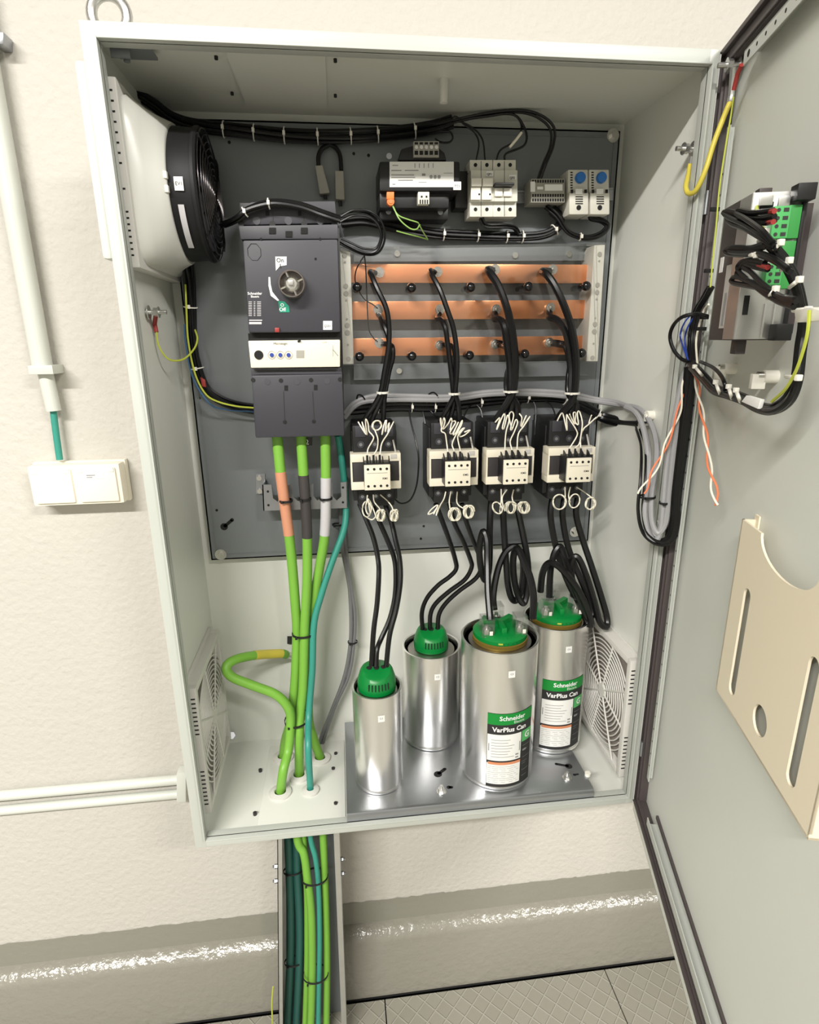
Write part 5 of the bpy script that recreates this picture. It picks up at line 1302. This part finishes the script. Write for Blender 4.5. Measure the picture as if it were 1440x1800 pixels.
# document pocket
pk = thing('document_pocket', D3(.39, .016, .4185), 'cream document pocket with slots and curved top cutout on the door', 'pocket')
a0, a1, pz0, pz1, po = .2748, .509, .4185, .641, 0.0
p = B(LD); pts = []
cx = (a0+a1)/2; PCX, PCW, PCD = .3875, .0605, .028
for k in range(21):
    a = math.pi*k/20; pts.append((PCX-PCW*math.cos(a), po, pz1-PCD*math.sin(a)))
outline = [(a0, po, pz1)]+pts+[(a1, po, pz1), (a1, po, pz0+.006), (a1-.004, po, pz0), (a0+.004, po, pz0), (a0, po, pz0+.006)]
def holes_sheet(outline, holes, o0, th_):
    """sheet with real holes: triangulated fill in the s-z plane"""
    t = bmesh.new(); edges = []
    for loop in [outline]+holes:
        vs = [t.verts.new((s_, 0, z_)) for s_, z_ in loop]
        edges += [t.edges.new((vs[i], vs[(i+1) % len(vs)])) for i in range(len(vs))]
    bmesh.ops.triangle_fill(t, use_beauty=True, edges=edges)
    r = bmesh.ops.extrude_face_region(t, geom=list(t.faces))
    for v in [g_ for g_ in r['geom'] if isinstance(g_, bmesh.types.BMVert)]: v.co.y += th_
    for v in t.verts: v.co.y += o0
    return t
def slot(s_, z0_, z1_, hw): 
    out = []
    for k in range(9): a = math.pi*k/8; out.append((s_+hw*math.cos(a), z1_-hw+hw*math.sin(a)))
    for k in range(9): a = math.pi+math.pi*k/8; out.append((s_+hw*math.cos(a), z0_+hw+hw*math.sin(a)))
    return out
circ = [(.3925+.0165*math.cos(2*math.pi*k/24), .4565+.0165*math.sin(2*math.pi*k/24)) for k in range(24)]
SLA, SLB, SZ0, SZ1 = .3180, .4660, .439, .573
p = B(LD); p.merge(holes_sheet([(s_, z_) for s_, _, z_ in outline], [slot(SLA, SZ0, SZ1, .009), slot(SLB, SZ0, SZ1, .009), circ], po, .0025))
p.box(a0, a0+.0025, po, .016, pz0, pz1); p.box(a1-.0025, a1, po, .016, pz0, pz1); p.box(a0, a1, po, .016, pz0, pz0+.0025)
p.box(a0-.001, a0+.010, .0135, .0155, pz1-.012, pz1+.006); p.box(a1-.014, a1, .013, .0155, pz1-.01, pz1+.008)
p.obj('pocket_shell', 'paper_cream', pk)

# yellow earth strap between side wall and door
es = thing('earth_strap', SR, 'yellow green earth strap looping from the right side wall to the top of the door', 'strap')
SRp = [(1214, 287, .03), (1211, 305, .022), (1206, 328, .005), (1211, 340, -.005), (1224, 334, -.02), (1240, 300, -.03), (1254, 255, -.03), (1270, 212, -.03), (1284, 178, -.03)]
B().tube(spline(W(SRp), 8), .0034, 10).obj('strand', 'yellow', es)
B().tube([SR+Vector((-.008, -.003, -.004)), Y(1216, 276, .032), Y(1214, 290, .029)], .004, 8).obj('lug', 'bright_zinc', es)
B().tube([Y(1283, 181, -.03), Y(1286, 166, -.028), SD+Vector((-.012, 0, -.004))], .004, 8).obj('lug', 'bright_zinc', es)
t = thing('earth_lug', DP(1292, 150, 0), 'red crimp lug with thin wire at the door earth stud', 'lug')
B().tube([DP(1304, 114, -.004), DP(1297, 130, -.004), DP(1290, 158, -.004)], .0028, 8).obj('crimp', 'red', t)

# ------------------------------------------------------------------ left wall: conduit, socket box, pipes
t = thing('wall_conduit', Y(74, 640, .3), 'light grey vertical conduit pipe on the wall left of the cabinet', 'pipe')
cx_ = Y(74, 640, .28).x
q = B().cyl((cx_, .280, .800), (cx_, .280, 2.88), .0165, n=28); q.obj('pipe', 'grey_conduit', t)
b0 = Y(92, 722, .28); q = B().cyl((cx_+.0055, .280, b0.z), (cx_+.0025, .280, .803), .0125, n=24); q.obj('end_sleeve', 'grey_conduit', t)
q = B(); c = Y(74, 650, .262); q.box(c.x-.020, c.x+.020, .256, .300, c.z-.0075, c.z+.0075, .001); q.obj('pipe_clip', 'grey_conduit', t)
wire('feed_cable', 'teal cable between the wall conduit and the socket box', 'cable', [(93, 700, .282), (94, 724, .282), (99, 765, .281), (105, 808, .280)], .0058, 'teal_cable', None, 12)
t = thing('wall_socket', (-.2, .3, .59), 'cream double wall socket box with two closed lids on the wall', 'socket')
c = Y(134, 853, .258); bw, bh = .080, .038
q = B(); q.box(c.x-bw, c.x+bw, .258, .300, c.z-bh, c.z+bh, .006); q.box(c.x-bw-.002, c.x+bw+.002, .285, .300, c.z-bh-.002, c.z+bh+.002, .003); q.obj('housing', 'box_cream', t)
for k_, sx in enumerate((-.0385, .0385)):
    q = B(); q.box(c.x+sx-.0345, c.x+sx+.0345, .2535, .262, c.z-.0325, c.z+.0315, .004); lid = q.obj('lid', 'box_cream', t)
    q = B(); 
    for e_ in (-.027, .027): q.box(c.x+sx+e_-.005, c.x+sx+e_+.005, .2525, .256, c.z+.0235, c.z+.0315, .001)
    q.obj('hinge', 'white_plastic', lid)
    if k_ == 1:
        q = B(); q.box(c.x+sx-.018, c.x+sx+.014, .2528, .2536, c.z+.012, c.z+.022); lb_ = q.obj('label', 'label_white', lid)
        q = B(); q.box(c.x+sx-.016, c.x+sx-.001, .2522, .2528, c.z+.018, c.z+.0195); q.box(c.x+sx-.016, c.x+sx-.006, .2522, .2528, c.z+.0145, c.z+.0157); q.obj('small_print', 'print_grey', lb_)
t = thing('wall_pipe', Y(0, 1395, .285), 'upper horizontal conduit pipe running to the cabinet low on the wall', 'pipe')
a, b = Y(0, 1398, .285), Y(312, 1371, .285); d = (a-b).normalized(); zz_ = (a.z+b.z)/2
B().cyl((-3.19, .285, zz_), (b.x+.01, .285, zz_), .0112, n=24).obj('pipe', 'grey_conduit', t)
t = thing('wall_pipe', Y(0, 1420, .285), 'lower horizontal conduit pipe running to the cabinet low on the wall', 'pipe')
a, b = Y(0, 1424, .285), Y(310, 1396, .285); zz_ = (a.z+b.z)/2
B().cyl((-3.19, .285, zz_), (b.x+.01, .285, zz_), .0106, n=24).obj('pipe', 'grey_conduit', t)
q = B(); q.pbox(310, 1360, 327, 1411, .272, .3, .003); t = q.obj('pipe_coupling', 'grey_conduit'); tag(t, 'light grey coupling where the horizontal pipes meet the cabinet', 'pipe fitting')
q = B().pbox(-12, 55, 6, 78, .27, .3, .003); t = q.obj('wall_anchor', 'zinc'); tag(t, 'small grey metal fixing on the wall at the left edge', 'fixing')

# ------------------------------------------------------------------ cable ladder below the cabinet
ld_ = thing('cable_ladder', Y(545, 1640, .3), 'galvanised cable tray dropping from the cabinet to the floor', 'cable tray')
top, bot = -.03, FZ+.002
def lx(z, base, bx): return base+(bx-base)*(z-(-.15))/(-.65+.15)
xl0, xl1 = Y(487, 1490, .165).x, Y(489, 1795, .165).x; xr0, xr1 = Y(596, 1490, .165).x, Y(608, 1795, .165).x
zt_, zb_ = Y(540, 1490, .165).z, Y(540, 1795, .165).z
def at_z(x0_, x1_, z): return x0_+(x1_-x0_)*(z-zt_)/(zb_-zt_)
for nm, xa, xb, sg in (('left', xl0, xl1, 1), ('right', xr0, xr1, -1)):
    q = B(); xt, xo = at_z(xa, xb, top), at_z(xa, xb, bot)
    for (w0, w1, ya, yb) in [(0, .0018, .165, .245), (0, .010*sg, .165, .1668), (0, .012*sg, .2432, .245)]:
        lo, hi = sorted((w0, w1)); q.prism([(xt+lo, ya, top), (xt+hi, ya, top), (xo+hi, ya, bot), (xo+lo, ya, bot)], (0, yb-ya, 0))
    r_ = q.obj('side_rail', 'bright_zinc', ld_)
    q = B()
    for k in range(7):
        z = -.12-.1*k; x_ = at_z(xa, xb, z)+(.002 if sg > 0 else -.0004); q.prism([(x_, .185, z), (x_, .225, z), (x_, .225, z-.012), (x_, .185, z-.012)], (-.0004 if sg > 0 else .0004, 0, 0))
    q.obj('rail_slot', 'dark_void', r_)
q = B(); q.prism([(at_z(xl0, xl1, top), .2435, top), (at_z(xr0, xr1, top), .2435, top), (at_z(xr0, xr1, bot), .2435, bot), (at_z(xl0, xl1, bot), .2435, bot)], (0, .001, 0)); q.obj('tray_base', 'plate_steel', ld_)
q = B()
for k in range(8):
    z = -.09-.1*k
    if z > bot: q.box(at_z(xl0, xl1, z), at_z(xr0, xr1, z), .2445, .2465, z-.02, z+.02)
q.box(.12, .22, .2465, .300, -.14, -.10); q.box(.11, .20, .2465, .265, -.50, -.46)
q.obj('rung', 'zinc', ld_)
q = B()
for z in (-.26, -.30):
    for xa, xb, sg in ((xl0, xl1, -1), (xr0, xr1, 1)):
        x_ = at_z(xa, xb, z); q.cyl((x_, .185, z), (x_+sg*.008, .185, z), .005, n=6); q.cyl((x_, .185, z), (x_+sg*.012, .185, z), .0028, n=8)
q.obj('ladder_bolt', 'zinc', ld_)
LC = [([(522, 1470, .19), (534, 1500, .185), (540, 1540, .18), (547, 1600), (549, 1680), (548, 1760), (545, 1830, .18)], .0088, 'lime_cable', 'lime green cable bending in from the left at the top of the tray, thickest'),
      ([(535, 1500, .2), (540, 1560, .198), (541, 1640), (540, 1720), (536, 1830, .198)], .0080, 'lime_cable', 'lime green cable tucked behind the thickest one in the tray'),
      ([(545, 1465, .19), (555, 1510, .182), (560, 1560), (562, 1640), (561, 1720), (559, 1830, .18)], .0058, 'teal_cable', 'teal cable beside the lime cables in the tray'),
      ([(568, 1465, .20), (570, 1520, .195), (573, 1600), (575, 1700), (573, 1830, .195)], .0085, 'lime_cable', 'lime green cable rightmost in the tray'),
      ([(506, 1465, .215), (509, 1540), (511, 1620), (510, 1700), (504, 1830, .215)], .0092, 'dark_teal_cable', 'dark teal cable at the left edge of the tray'),
      ([(521, 1465, .215), (523, 1540), (527, 1620), (526, 1700), (519, 1830, .215)], .0098, 'dark_teal_cable', 'dark teal cable second from the left in the tray'),
      ([(556, 1465, .225), (557, 1500), (558, 1540, .225)], .0085, 'lime_cable', 'short visible lime cable behind the teal one at the top of the tray')]
for P, r_, m_, lb in LC[:6]:
    q = W(fill(P)); q = [p_ for p_ in q if p_.z < -.05]; q = [Vector((q[0].x+.3*(.175-q[0].x)*0, q[0].y, -.003))]+q
    o = B().tube(spline(q, 8), r_, 14).obj('feed_cable', m_); tag(o, lb, 'cable', 'cables in the tray below the cabinet')
for k_, (px, py, rx, ry, yy) in enumerate([(553, 1541, .029, .022, .188), (555, 1712, .029, .022, .188), (515, 1530, .0205, .012, .215), (516, 1690, .0205, .012, .215)]):
    ring_tie('cable_tie', Y(px, py, yy), rx, ry, .0045, 'black_plastic', label=['upper black tie around the lime cables in the tray', 'lower black tie around the lime cables in the tray', 'upper black tie around the dark teal cables', 'lower black tie around the dark teal cables'][k_], cat='cable tie', group='black cable ties in the tray')
wire('earth_wire', 'thin yellow green wire beside the left rail near the floor', 'wire', [(480, 1735, .2), (478, 1765, .2), (479, 1800, .2), (478, 1840, .2)], .002, 'yellow_green', None, 6)
